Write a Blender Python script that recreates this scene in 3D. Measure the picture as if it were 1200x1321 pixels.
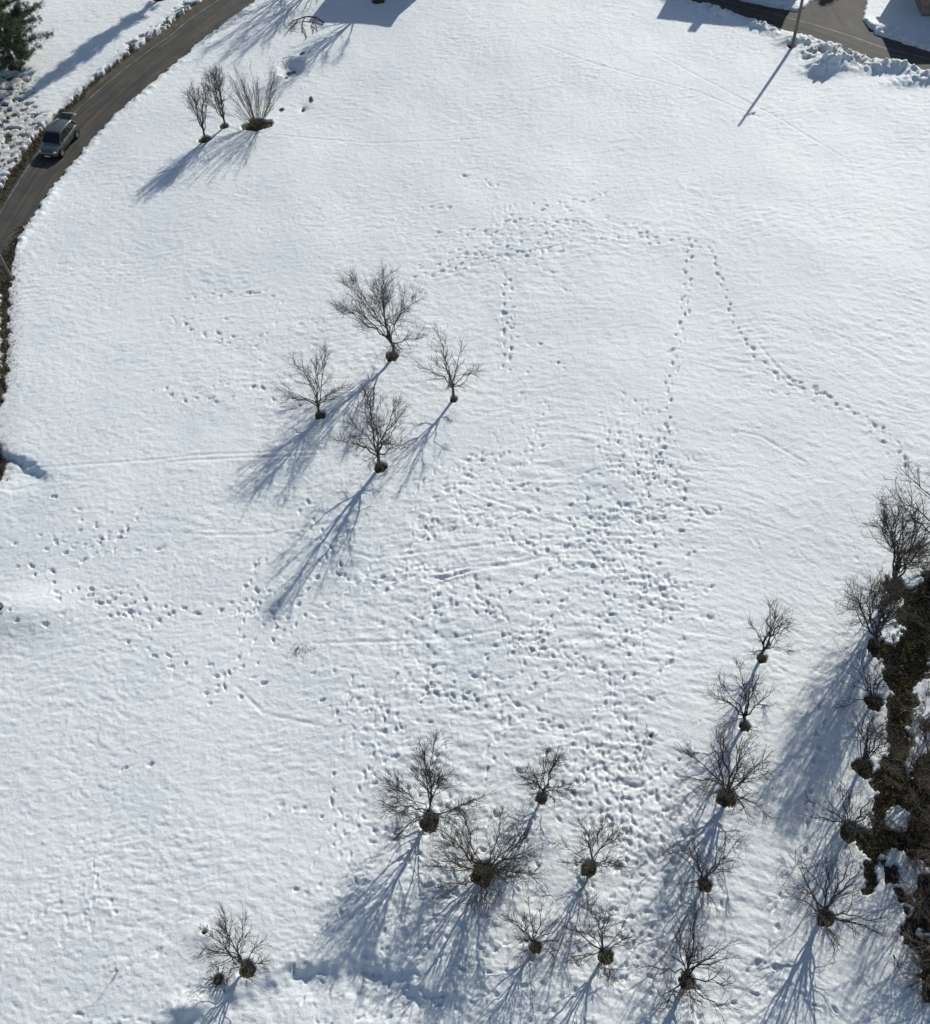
import bpy, bmesh, math, random
import numpy as np
from mathutils import Vector, Matrix
R_ = math.radians
rng = np.random.default_rng(11)
random.seed(5)
for o in list(bpy.data.objects): bpy.data.objects.remove(o, do_unlink=True)
scn = bpy.context.scene
COL = scn.collection

# ------------------------------------------------------------------ camera
F, CX, CY, NX, NY, H = 1320.0, 600.0, 660.5, 680.0, 1650.0, 45.5
_d = np.array([NX-CX, -(NY-CY), -F]); _d /= np.linalg.norm(_d)
_up = -_d
_yy = np.array([0, 0, -1.0]); _yy -= _up*(_yy @ _up); _yy /= np.linalg.norm(_yy)
_xx = np.cross(_yy, _up)
RC = np.array([_xx, _yy, _up])                      # camera to world
cd = bpy.data.cameras.new('camera'); cam = bpy.data.objects.new('camera', cd); COL.objects.link(cam)
cd.sensor_fit = 'VERTICAL'; cd.sensor_height = 24; cd.lens = 24*F/1321
cd.clip_start = 0.5; cd.clip_end = 3000
M4 = Matrix.Identity(4)
for i in range(3):
    for j in range(3): M4[i][j] = RC[i, j]
M4[2][3] = H
cam.matrix_world = M4
scn.camera = cam

# ------------------------------------------------------------------ light
AZ, EL = R_(33), R_(29)
world = bpy.data.worlds.new('World'); scn.world = world; world.use_nodes = True
wn = world.node_tree.nodes; wl = world.node_tree.links
sky = wn.new('ShaderNodeTexSky'); sky.sky_type = 'NISHITA'; sky.sun_disc = False
sky.sun_elevation = EL; sky.sun_rotation = AZ; sky.air_density = 1.0; sky.dust_density = 0.6; sky.ozone_density = 1.2
bg = wn['Background']; bg.inputs['Strength'].default_value = 0.088
wl.new(sky.outputs[0], bg.inputs[0])
ld = bpy.data.lights.new('sun', 'SUN'); sun = bpy.data.objects.new('sun', ld); COL.objects.link(sun)
ld.energy = 4.1; ld.angle = R_(0.65); ld.color = (1.0, 0.985, 0.885)
SD = Vector((math.sin(AZ)*math.cos(EL), math.cos(AZ)*math.cos(EL), math.sin(EL)))
sun.rotation_euler = SD.to_track_quat('Z', 'Y').to_euler()
SH = Vector((math.sin(AZ), math.cos(AZ), 0))         # horizontal direction towards the sun
scn.view_settings.view_transform = 'Standard'; scn.view_settings.look = 'None'
scn.view_settings.exposure = 0.0; scn.view_settings.gamma = 1.0
scn.view_settings.use_curve_mapping = False

# ------------------------------------------------------------------ noise
def _hash(ix, iy, seed):
    h = (ix.astype(np.int64)*374761393 + iy.astype(np.int64)*668265263 + seed*1442695041) & 0xFFFFFFFF
    h = ((h ^ (h >> 13))*1274126177) & 0xFFFFFFFF
    return (h ^ (h >> 16)) & 0xFFFFFFFF
def gnoise(x, y, seed=0):
    x = np.asarray(x, float); y = np.asarray(y, float)
    x0 = np.floor(x); y0 = np.floor(y); fx = x-x0; fy = y-y0
    u = fx*fx*fx*(fx*(fx*6-15)+10); v = fy*fy*fy*(fy*(fy*6-15)+10)
    def g(dx, dy):
        a = _hash(x0+dx, y0+dy, seed)/4294967296.0*2*np.pi
        return np.cos(a)*(fx-dx) + np.sin(a)*(fy-dy)
    return 1.5*((g(0,0)*(1-u)+g(1,0)*u)*(1-v) + (g(0,1)*(1-u)+g(1,1)*u)*v)
def fbm(x, y, seed=0, oct=3):
    s = 0; a = 1; f = 1
    for k in range(oct):
        s = s + a*gnoise(x*f+k*17.3, y*f-k*9.1, seed+k*31); a *= 0.5; f *= 2.03
    return s
def sstep(a, b, x):
    t = np.clip((x-a)/(b-a), 0, 1); return t*t*(3-2*t)

# ------------------------------------------------------------------ the lie of the land
def P0(px, py, z=0.0):
    w = RC @ np.array([px-CX, -(py-CY), -F]); t = (H-z)/-w[2]
    return np.array([w[0]*t, w[1]*t])
def seg_dist(x, y, pts, closed=False):
    """distance to a polyline, side (+ on the left of travel), length fraction"""
    best = np.full(np.shape(x), 1e9); side = np.zeros(np.shape(x)); frac = np.zeros(np.shape(x))
    n = len(pts); tot = 0; L = []
    m = n if closed else n-1
    for i in range(m):
        L.append(np.hypot(*(pts[(i+1) % n]-pts[i])))
    T = sum(L)
    for i in range(m):
        a = pts[i]; b = pts[(i+1) % n]; d = b-a
        t = np.clip(((x-a[0])*d[0]+(y-a[1])*d[1])/(d@d), 0, 1)
        qx = x-a[0]-t*d[0]; qy = y-a[1]-t*d[1]; q = np.hypot(qx, qy)
        k = q < best
        best = np.where(k, q, best); side = np.where(k, np.sign(d[0]*qy-d[1]*qx), side)
        frac = np.where(k, (tot+t*L[i])/T, frac); tot += L[i]
    return best, side, frac
def inside(x, y, pts):
    r = np.zeros(np.shape(x), bool); n = len(pts)
    for i in range(n):
        x1, y1 = pts[i]; x2, y2 = pts[(i+1) % n]
        if y1 == y2: continue
        c = ((y1 > y) != (y2 > y)) & (x < (x2-x1)*(y-y1)/(y2-y1)+x1)
        r ^= c
    return r
def sdf(x, y, pts):                                   # negative inside
    d, _, _ = seg_dist(x, y, pts, True)
    return np.where(inside(x, y, pts), -d, d)

SCARPS = []
def add_scarp(pix, drop, width, rec):
    SCARPS.append((np.array([P0(*p) for p in pix]), drop, width, rec))
add_scarp([(180,1312),(250,1285),(310,1262),(380,1238),(440,1228),(500,1228),(545,1250),(590,1278),(640,1290)], 0.50, 1.0, 4.5)
add_scarp([(-60,560),(-10,572),(25,584),(50,600),(78,622)], 0.42, 0.7, 3.5)
HOLLOW = P0(376, 86)
def base(x, y):
    x = np.asarray(x, float); y = np.asarray(y, float)
    z = 0.22*gnoise(x/15+3.1, y/19+1.7, 5) + 0.05*gnoise(x/4.3, y/5.1, 6)
    hc = HOLLOW; z = z-.75*np.exp(-((((x-hc[0])/1.0)**2+((y-hc[1])/1.25)**2)**1.8))
    for pts, drop, w, rec in SCARPS:
        lo = pts.min(0)-14; hi = pts.max(0)+14
        m = (x > lo[0]) & (x < hi[0]) & (y > lo[1]) & (y < hi[1])
        if not np.any(m): continue
        d, s, f = seg_dist(x, y, pts)
        d = -s*d+.40*gnoise(x/1.3, y/1.3, 47)+.16*gnoise(x/.45, y/.45, 48); low = d > 0; d = np.abs(d)
        taper = np.clip(np.minimum(f, 1-f)/0.22, 0, 1)
        taper = taper*taper*(3-2*taper)*(0.9+0.3*gnoise(x/2.2, y/2.2, 44)+(.28*gnoise(x/.9, y/.9, 46)+.22*gnoise(x/.4, y/.4, 45))*np.exp(-d/.7))
        k = np.where(low, -drop*sstep(0, w, d)*np.exp(-np.maximum(d-w, 0)/rec*1.6), 0.0*d)
        z = z + np.where(m, k*taper, 0)
    return z
def P(px, py):
    z = 0.0
    for _ in range(4):
        p = P0(px, py, z); z = float(base(p[0], p[1]))
    return p
def PP(l): return [P(*p) for p in l]
def V3(px, py, dz=0.0):
    p = P(px, py); return Vector((p[0], p[1], float(base(p[0], p[1]))+dz))

# ------------------------------------------------------------------ object helpers
def tag(o, label=None, cat=None, group=None, kind=None):
    if label: o['label'] = label
    if cat: o['category'] = cat
    if group: o['group'] = group
    if kind: o['kind'] = kind
    return o
def link(name, me, mat=None, parent=None, loc=None):
    o = bpy.data.objects.new(name, me); COL.objects.link(o)
    if mat and me is not None: me.materials.append(mat)
    if parent: o.parent = parent
    if loc is not None: o.location = loc
    return o
def empty(name, loc, rz=0.0):
    o = bpy.data.objects.new(name, None); COL.objects.link(o); o.location = loc; o.rotation_euler = (0, 0, rz)
    o.empty_display_size = 0.3
    return o
def np_mesh(name, verts, faces, smooth=True):
    """verts (n,3); faces list of (m,k) int arrays"""
    me = bpy.data.meshes.new(name)
    verts = np.asarray(verts, np.float32)
    me.vertices.add(len(verts)); me.vertices.foreach_set('co', verts.ravel())
    loops = np.concatenate([f.ravel() for f in faces]).astype(np.int32)
    tot = np.concatenate([np.full(len(f), f.shape[1], np.int32) for f in faces])
    st = np.concatenate([[0], np.cumsum(tot)[:-1]]).astype(np.int32)
    me.loops.add(len(loops)); me.loops.foreach_set('vertex_index', loops)
    me.polygons.add(len(tot)); me.polygons.foreach_set('loop_start', st)
    try: me.polygons.foreach_set('loop_total', tot)
    except Exception: pass
    me.update(calc_edges=True)
    me.polygons.foreach_set('use_smooth', np.full(len(tot), smooth, bool))
    me.validate()
    return me

# ------------------------------------------------------------------ materials
def mat(name, color=(0.5,0.5,0.5), rough=0.7, metal=0.0, var=None, scale=8.0, bump=0.0, bscale=40.0, spec=None, detail=6.0):
    """var: second colour mixed in by procedural noise"""
    m = bpy.data.materials.new(name); m.use_nodes = True
    nt = m.node_tree; b = nt.nodes['Principled BSDF']
    b.inputs['Base Color'].default_value = (*color, 1); b.inputs['Roughness'].default_value = rough
    b.inputs['Metallic'].default_value = metal
    if spec is not None: b.inputs['Specular IOR Level'].default_value = spec
    tc = nt.nodes.new('ShaderNodeTexCoord')
    if var:
        n = nt.nodes.new('ShaderNodeTexNoise'); n.inputs['Scale'].default_value = scale; n.inputs['Detail'].default_value = detail
        r = nt.nodes.new('ShaderNodeValToRGB'); r.color_ramp.elements[0].position = 0.35; r.color_ramp.elements[1].position = 0.65
        r.color_ramp.elements[0].color = (*color, 1); r.color_ramp.elements[1].color = (*var, 1)
        nt.links.new(tc.outputs['Object'], n.inputs['Vector']); nt.links.new(n.outputs['Fac'], r.inputs['Fac'])
        nt.links.new(r.outputs['Color'], b.inputs['Base Color'])
    if bump:
        n2 = nt.nodes.new('ShaderNodeTexNoise'); n2.inputs['Scale'].default_value = bscale; n2.inputs['Detail'].default_value = 8
        bp = nt.nodes.new('ShaderNodeBump'); bp.inputs['Strength'].default_value = bump; bp.inputs['Distance'].default_value = 0.03
        nt.links.new(tc.outputs['Object'], n2.inputs['Vector']); nt.links.new(n2.outputs['Fac'], bp.inputs['Height'])
        nt.links.new(bp.outputs['Normal'], b.inputs['Normal'])
    return m
M = {}
M['bark'] = mat('bark', (0.060,0.050,0.044), 0.9, var=(0.12,0.10,0.085), scale=5, bump=0.6, bscale=30)
M['bark_dark'] = mat('dark_bark', (0.035,0.030,0.027), 0.9, var=(0.075,0.062,0.052), scale=5, bump=0.6, bscale=30)
M['bark_pale'] = mat('pale_bark', (0.13,0.115,0.105), 0.9, var=(0.22,0.20,0.18), scale=5, bump=0.6, bscale=30)
M['twig'] = mat('twig_bark', (0.075,0.060,0.052), 0.85, var=(0.12,0.098,0.085), scale=3)
M['twig_dark'] = mat('dark_twig_bark', (0.045,0.036,0.032), 0.85, var=(0.085,0.068,0.058), scale=3)
M['twig_grey'] = mat('grey_twig_bark', (0.13,0.115,0.108), 0.85, var=(0.19,0.17,0.155), scale=3)
M['twig_brown'] = mat('brown_twig_bark', (0.12,0.088,0.064), 0.85, var=(0.22,0.165,0.125), scale=3)
M['needles'] = mat('pine_needles', (0.026,0.052,0.022), 0.75, var=(0.075,0.125,0.048), scale=2.2)
M['moss'] = mat('moss_blades', (0.13,0.12,0.05), 0.9, var=(0.30,0.25,0.12), scale=4.5)
M['moss_dark'] = mat('litter_blades', (0.085,0.066,0.046), 0.9, var=(0.19,0.15,0.10), scale=4.5)
M['straw'] = mat('straw_blades', (0.11,0.088,0.055), 0.9, var=(0.30,0.24,0.15), scale=3.0)
M['stone'] = mat('field_stone', (0.09,0.085,0.08), 0.9, var=(0.2,0.19,0.175), scale=6, bump=0.8, bscale=12)
M['wood'] = mat('weathered_pole_wood', (0.12,0.095,0.078), 0.85, var=(0.20,0.165,0.14), scale=9, bump=0.4, bscale=25)
M['metal'] = mat('galvanised_steel', (0.42,0.43,0.44), 0.45, 0.8)
M['ceramic'] = mat('brown_glazed_ceramic', (0.10,0.045,0.03), 0.25)

# snow: white with road dirt from an attribute (a stain with its own shape)
def snow_material():
    m = bpy.data.materials.new('snow'); m.use_nodes = True; nt = m.node_tree; b = nt.nodes['Principled BSDF']
    N = nt.nodes.new; L = nt.links.new
    tc = N('ShaderNodeTexCoord')
    n1 = N('ShaderNodeTexNoise'); n1.inputs['Scale'].default_value = 0.22; n1.inputs['Detail'].default_value = 5
    L(tc.outputs['Object'], n1.inputs['Vector'])
    r = N('ShaderNodeValToRGB'); r.color_ramp.elements[0].position = 0.3; r.color_ramp.elements[1].position = 0.7
    r.color_ramp.elements[0].color = (0.74,0.77,0.795,1); r.color_ramp.elements[1].color = (0.83,0.84,0.84,1)
    L(n1.outputs['Fac'], r.inputs['Fac'])
    at = N('ShaderNodeAttribute'); at.attribute_name = 'dirt'
    n2 = N('ShaderNodeTexNoise'); n2.inputs['Scale'].default_value = 2.6; n2.inputs['Detail'].default_value = 9; n2.inputs['Roughness'].default_value = 0.65
    L(tc.outputs['Object'], n2.inputs['Vector'])
    mp = N('ShaderNodeMapRange'); mp.inputs['From Min'].default_value = 0.36; mp.inputs['From Max'].default_value = 0.68
    L(n2.outputs['Fac'], mp.inputs['Value'])
    mu = N('ShaderNodeMath'); mu.operation = 'MULTIPLY'; L(at.outputs['Fac'], mu.inputs[0]); L(mp.outputs[0], mu.inputs[1])
    mx = N('ShaderNodeMix'); mx.data_type = 'RGBA'; L(mu.outputs[0], mx.inputs[0]); L(r.outputs['Color'], mx.inputs[6])
    mx.inputs[7].default_value = (0.27,0.225,0.17,1)
    L(mx.outputs[2], b.inputs['Base Color'])
    b.inputs['Roughness'].default_value = 0.62; b.inputs['Specular IOR Level'].default_value = 0.35
    n3 = N('ShaderNodeTexNoise'); n3.inputs['Scale'].default_value = 6.0; n3.inputs['Detail'].default_value = 10; n3.inputs['Roughness'].default_value = 0.7
    L(tc.outputs['Object'], n3.inputs['Vector'])
    bp = N('ShaderNodeBump'); bp.inputs['Strength'].default_value = 0.75; bp.inputs['Distance'].default_value = 0.06
    L(n3.outputs['Fac'], bp.inputs['Height']); L(bp.outputs['Normal'], b.inputs['Normal'])
    return m
M['snow'] = snow_material()
def ground_material():
    m = bpy.data.materials.new('bare_ground'); m.use_nodes = True; nt = m.node_tree; b = nt.nodes['Principled BSDF']
    N = nt.nodes.new; L = nt.links.new
    tc = N('ShaderNodeTexCoord')
    n1 = N('ShaderNodeTexNoise'); n1.inputs['Scale'].default_value = 1.3; n1.inputs['Detail'].default_value = 10; n1.inputs['Roughness'].default_value = 0.7
    L(tc.outputs['Object'], n1.inputs['Vector'])
    r = N('ShaderNodeValToRGB'); e = r.color_ramp.elements
    e[0].position = 0.34; e[0].color = (0.045,0.037,0.026,1); e[1].position = 0.68; e[1].color = (0.17,0.14,0.09,1)
    k = e.new(0.5); k.color = (0.095,0.078,0.048,1)
    L(n1.outputs['Fac'], r.inputs['Fac']); L(r.outputs['Color'], b.inputs['Base Color'])
    b.inputs['Roughness'].default_value = 0.95
    n3 = N('ShaderNodeTexNoise'); n3.inputs['Scale'].default_value = 9.0; n3.inputs['Detail'].default_value = 10
    L(tc.outputs['Object'], n3.inputs['Vector'])
    bp = N('ShaderNodeBump'); bp.inputs['Strength'].default_value = 0.9; bp.inputs['Distance'].default_value = 0.1
    L(n3.outputs['Fac'], bp.inputs['Height']); L(bp.outputs['Normal'], b.inputs['Normal'])
    return m
M['ground'] = ground_material()
def asphalt_material():
    m = bpy.data.materials.new('worn_asphalt'); m.use_nodes = True; nt = m.node_tree; b = nt.nodes['Principled BSDF']
    N = nt.nodes.new; L = nt.links.new
    uv = N('ShaderNodeUVMap'); uv.uv_map = 'along'
    mp = N('ShaderNodeMapping'); mp.inputs['Scale'].default_value = (0.12, 2.6, 1)
    L(uv.outputs[0], mp.inputs[0])
    n1 = N('ShaderNodeTexNoise'); n1.inputs['Scale'].default_value = 1.0; n1.inputs['Detail'].default_value = 6; n1.inputs['Roughness'].default_value = 0.6
    L(mp.outputs[0], n1.inputs['Vector'])
    r = N('ShaderNodeValToRGB'); e = r.color_ramp.elements
    e[0].position = 0.36; e[0].color = (0.036,0.033,0.030,1); e[1].position = 0.66; e[1].color = (0.085,0.076,0.068,1)
    L(n1.outputs['Fac'], r.inputs['Fac'])
    tc = N('ShaderNodeTexCoord')
    n2 = N('ShaderNodeTexNoise'); n2.inputs['Scale'].default_value = 0.55; n2.inputs['Detail'].default_value = 11; n2.inputs['Roughness'].default_value = 0.7
    L(tc.outputs['Object'], n2.inputs['Vector'])
    mx = N('ShaderNodeMix'); mx.data_type = 'RGBA'; mx.blend_type = 'MULTIPLY'; mx.inputs[0].default_value = 0.8
    r2 = N('ShaderNodeValToRGB'); r2.color_ramp.elements[0].position = 0.3; r2.color_ramp.elements[0].color = (0.48,0.48,0.51,1); r2.color_ramp.elements[1].position = 0.7
    r2.color_ramp.elements[1].color = (1.4,1.35,1.28,1)
    L(n2.outputs['Fac'], r2.inputs['Fac']); L(r.outputs['Color'], mx.inputs[6]); L(r2.outputs['Color'], mx.inputs[7])
    L(mx.outputs[2], b.inputs['Base Color'])
    b.inputs['Roughness'].default_value = 0.8
    n3 = N('ShaderNodeTexNoise'); n3.inputs['Scale'].default_value = 30; n3.inputs['Detail'].default_value = 6
    L(tc.outputs['Object'], n3.inputs['Vector'])
    bp = N('ShaderNodeBump'); bp.inputs['Strength'].default_value = 0.4; bp.inputs['Distance'].default_value = 0.02
    L(n3.outputs['Fac'], bp.inputs['Height']); L(bp.outputs['Normal'], b.inputs['Normal'])
    return m
M['asphalt'] = asphalt_material()

# ------------------------------------------------------------------ layout: trees (pixel of the foot, height, crown radius ...)
# kind, foot px, height m, crown radius m, lean (x,y) m, trunk frac, well radius m, density, mats, seed, label
T = []
def TR(foot, h, r, lean, tf, well, dens, seed, label, group, style='open', bark='bark', twig='twig', name='bare_tree', limbs=5):
    T.append(dict(foot=foot, h=h, r=r, lean=lean, tf=tf, well=well, dens=dens, seed=seed, label=label, group=group,
                  style=style, bark=bark, twig=twig, name=name, limbs=limbs))
gM, gS, gR, gE = 'bare trees in the middle of the snow field', 'bare fruit trees at the lower middle of the field', 'bare trees in the right hand row', 'bare trees along the bare ditch'
TR((505,460), 5.3, 3.2, (-0.4,0.3), .30, 0.4, 1.0, 1, 'largest bare tree of the four mid field, the furthest back of them', gM, limbs=6)
TR((413,536), 4.3, 2.05, (0.05,0.2), .26, 0.29, .85, 2, 'bare tree left of the other three mid field, with a low forked crown', gM)
TR((585,515), 4.5, 1.75, (0.0,0.1), .30, 0.22, .7, 3, 'slim bare tree with thin sparse crown, right of the other three mid field', gM, limbs=5)
TR((491,603), 5.5, 2.25, (0.15,0.3), .27, 0.36, 1.0, 4, 'bare tree nearest the viewer of the four mid field, standing on a round tan patch', gM, limbs=6)
TR((264,180), 4.2, 1.35, (0.35,0.1), .26, 0.45, .8, 5, 'slender upright bare tree left of its twin and the shrub near the road', 'slender bare trees near the road', style='upright', twig='twig_grey')
TR((289,163), 4.5, 1.35, (0.3,0.1), .18, 0.33, .8, 6, 'slender forked bare tree between its neighbour and the fan shaped shrub', 'slender bare trees near the road', style='upright', twig='twig_grey')
TR((554,1060), 3.9, 2.35, (0.05,0.5), .22, 0.42, 1.25, 7, 'dense wide bare fruit tree upper left of the lower group, on a dark round patch', gS, bark='bark_dark', twig='twig_dark', limbs=6)
TR((623,1127), 3.4, 2.3, (0.0,-0.05), .12, 0.52, 1.15, 8, 'widest bare fruit tree with many spreading limbs over the biggest dark round patch', gS, style='bowl', bark='bark_dark', twig='twig_dark', limbs=12)
TR((698,1029), 3.1, 1.4, (0.3,0.25), .24, 0.24, 1.3, 9, 'small upright bare fruit tree at the top right of the lower group', gS, bark='bark_dark', twig='twig_dark')
TR((760,1121), 3.0, 1.65, (0.2,0.2), .24, 0.32, 1.2, 10, 'small round crowned bare fruit tree right of the widest one', gS, bark='bark_dark', twig='twig_dark')
TR((691,1222), 2.5, 1.35, (-0.2,0.15), .24, 0.22, 1.1, 11, 'smallest bare fruit tree of the lower group, leaning left on a tiny dark patch', gS, bark='bark_dark', twig='twig_dark')
TR((781,1234), 3.2, 1.55, (-0.5,0.2), .26, 0.29, 1.1, 12, 'bare fruit tree with a leaning trunk and crooked limbs, lower right of its group', gS, bark='bark_dark', twig='twig_dark')
TR((318,1251), 3.0, 1.35, (-0.15,0.3), .20, 0.32, 1.2, 13, 'lone bare tree near the lower left with a dense upright crown', 'lone bare tree', bark='bark_dark', twig='twig_dark', limbs=6)
TR((983,850), 3.8, 1.25, (0.15,0.2), .28, 0.23, .65, 14, 'farthest bare tree of the right hand row, with a thin crown bent to the right', gR, bark='bark_dark', twig='twig_dark', limbs=4)
TR((961,937), 4.2, 1.45, (-0.65,0.2), .25, 0.23, .6, 15, 'bare tree second from the back of the right hand row, forked wide on both sides', gR, bark='bark_dark', twig='twig_dark', limbs=5)
TR((937,1030), 4.0, 2.1, (-0.1,0.1), .18, 0.42, .85, 16, 'biggest bare tree of the right hand row with long spreading limbs and green mossy patch', gR, style='bowl', bark='bark_dark', twig='twig_dark', limbs=8)
TR((909,1141), 3.4, 1.75, (-0.35,0.1), .16, 0.28, .6, 17, 'bare tree second from the front of the right hand row with a few crooked limbs', gR, bark='bark_dark', twig='twig_dark', limbs=5)
TR((886,1266), 3.9, 2.3, (-0.15,0.1), .24, 0.3, .75, 18, 'nearest bare tree of the right hand row, with long drooping side limbs', gR, style='bowl', bark='bark_dark', twig='twig_dark', limbs=7)
TR((1156,760), 6.0, 2.2, (-1.3,0.4), .22, .50, 0.8, 19, 'tall bare tree at the back end of the ditch, with a fine dense crown', gE, style='upright', bark='bark_dark', twig='twig', limbs=7)
TR((1133,834), 5.4, 2.0, (-1.5,0.0), .24, .48, 0.8, 20, 'bare tree with a fine fan crown second along the ditch from the back', gE, style='upright', bark='bark_dark', twig='twig', limbs=7)
TR((1128,906), 3.6, 1.5, (-1.1,-0.1), .20, 0.42, .55, 21, 'small bare tree third along the ditch from the back, with few thin limbs', gE, bark='bark_dark', twig='twig_dark', limbs=4)
TR((1113,990), 3.8, 1.4, (-0.4,0.1), .22, 0.44, .6, 22, 'small bare tree fourth along the ditch with upright twin stems', gE, style='upright', bark='bark_dark', twig='twig_dark', limbs=4)
TR((1098,1073), 3.8, 1.6, (-0.8,0.0), .22, 0.46, .65, 23, 'bare tree fifth along the ditch beside the bare mossy tongue', gE, bark='bark_dark', twig='twig_dark', limbs=5)
TR((1066,1185), 4.2, 2.2, (-0.6,0.0), .24, 0.33, .55, 24, 'wide open bare tree nearest the viewer by the ditch, with very long thin limbs', gE, style='bowl', bark='bark_dark', twig='twig_dark', limbs=8)
TR((1222,708), 6.5, 2.9, (-1.7,-0.2), .24, .5, 0.6, 25, 'bare tree at the right edge whose branch tips reach over the open snow', gE, bark='bark_dark', twig='twig_dark', limbs=7)
gB = 'bare trees beyond the ditch at the right edge'
TR((1216,1010), 4.8, 2.3, (-1.0,0.2), .12, .6, 0.65, 26, 'dense brown bare thicket tree at the right edge beside the snow island', gB, bark='bark_dark', twig='twig_brown', limbs=9)
TR((1222,1105), 4.6, 2.1, (-0.8,0.2), .12, .6, 0.65, 27, 'dense brown bare thicket tree at the right edge below the snow island', gB, bark='bark_dark', twig='twig_brown', limbs=9)
TR((1235,1225), 5.0, 2.4, (-0.9,0.1), .12, .6, 0.55, 28, 'dark bare thicket tree at the lower right edge of the field', gB, bark='bark_dark', twig='twig_brown', limbs=8)
TR((1240,870), 5.6, 2.2, (-1.2,0.1), .15, .5, 0.5, 29, 'bare grey tree at the right edge behind the narrow bare ditch', gB, bark='bark_dark', twig='twig', limbs=7)
# trees standing behind the top edge: their branch shadows fall on the snow inside the picture
TR((432,-38), 9.0, 2.6, (0,0), .25, .5, 0.7, 31, 'bare tree just beyond the upper edge whose branch shadows lie left of the house shadow', 'bare trees beside the upper house', bark='bark', twig='twig')
TR((488,1), 8.8, 2.5, (-0.2,0.5), .34, .55, 0.8, 32, 'bare tree at the upper edge standing in the house shadow on a dark patch', 'bare trees beside the upper house', bark='bark', twig='twig')
TR((388,-22), 7.5, 2.3, (0,0), .25, .5, 0.7, 33, 'bare tree left of the upper house beyond the edge, near the curved road', 'bare trees beside the upper house', bark='bark', twig='twig')

# ------------------------------------------------------------------ layout: roads, patches
LANE_R = [(372,-38),(330,0),(275,40),(250,60),(225,82),(200,102),(178,122),(150,146),(128,168),(104,196),(84,220),(64,244),(46,272),(30,296),(10,324),(-8,345),(-40,380),(-90,440)]
LANE_L = [(318,-38),(279,-4),(236,24),(214,44),(190,60),(165,78),(141,97),(118,116),(99,134),(76,154),(60,172),(42,196),(27,217),(13,240),(0,262),(-14,285),(-50,330),(-110,400)]
AV_B = [(790,-38),(891,0),(950,17),(1010,37),(1042,47),(1073,58),(1111,74),(1149,79),(1200,92),(1270,108),(1400,140)]
AV_T = [(850,-38),(956,0),(985,6),(1023,14),(1060,24),(1092,32),(1130,43),(1165,55),(1200,65),(1275,82),(1410,112)]
DRIVE = [(1022,20),(1040,6),(1058,-8),(1070,-40),(1132,-40),(1120,-5),(1113,14),(1116,28),(1132,44),(1150,56),(1060,50)]
laneR, laneL, avB, avT, drive = PP(LANE_R), PP(LANE_L), PP(AV_B), PP(AV_T), PP(DRIVE)
lane_poly = np.array(laneR + laneL[::-1]); av_poly = np.array(avB + avT[::-1]); drive_poly = np.array(drive)
DITCH = [ [(1143,747),(1150,768),(1166,776),(1160,798),(1164,812),(1156,834),(1142,828),(1124,828),(1130,843),(1141,850),(1143,870),(1150,885),(1149,920),(1147,960),(1141,985),(1131,1000),(1126,1040),(1131,1070),(1113,1080),(1113,1092),(1118,1120),(1121,1146),(1133,1145),(1136,1100),(1150,1088),(1168,1098),(1182,1108),(1215,1118),(1240,950),(1215,960),(1200,975),(1185,985),(1172,1000),(1164,983),(1172,960),(1176,920),(1181,880),(1196,862),(1202,828),(1230,800),(1260,720),(1205,736),(1192,752),(1180,764),(1166,758),(1158,745)],
          [(1187,1128),(1184,1150),(1186,1180),(1176,1184),(1164,1196),(1169,1214),(1180,1222),(1188,1240),(1192,1262),(1200,1280),(1215,1330),(1330,1340),(1330,1130)],
          [(1142,1127),(1146,1121),(1151,1124),(1157,1121),(1156,1129),(1159,1136),(1152,1134),(1145,1138)], [(1157,1146),(1166,1146),(1180,1170),(1172,1174),(1163,1160)] ]
ditch_polys = [np.array(PP(d)) for d in DITCH]
ISLES = [(1158,1056,0.62),(1197,1206,0.45)]
VERGE = [(22,312),(17,330),(10,352),(11,366),(8,400),(10,440),(7,470),(5,505),(-2,530),(-8,520),(-2,495),(0,470),(2,430),(0,400),(-1,375),(-30,360),(-40,345),(0,326)]
verge_poly = np.array(PP(VERGE))

# ------------------------------------------------------------------ snow sheet (a height field)
nR, nC = 1060, 860
ty = np.linspace(0, 1, nR)
yrow = 4.0 + 100.0*(0.52*ty + 0.48*ty**2)
yrow = np.concatenate([[-500,-250,-120,-60,-30,-15,-7,-1,2], yrow, 104+np.cumsum([.3,.5,.9,1.6,3,6,12,25,50,100,200,400])])
sc = np.linspace(-1, 1, nC)
sc = np.concatenate([[-40,-18,-9,-5,-3,-2,-1.5,-1.25,-1.1,-1.04], sc, [1.04,1.1,1.25,1.5,2,3,5,9,18,40]])
halfw = 18.5 + 0.335*np.clip(yrow-8, 0, 120)
midx = np.interp(yrow, [0, 8, 95], [-1.5, -2.0, 1.0])
X = midx[:, None] + sc[None, :]*halfw[:, None]; Y = np.repeat(yrow[:, None], len(sc), 1)
Z = base(X, Y); B0 = Z.copy()
def pxmask(pts, soft):                                 # 1 inside a pixel-traced region of the field
    return 1-sstep(-soft, soft, sdf(X, Y, np.array(PP(pts))))
print('grid', X.shape)
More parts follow.
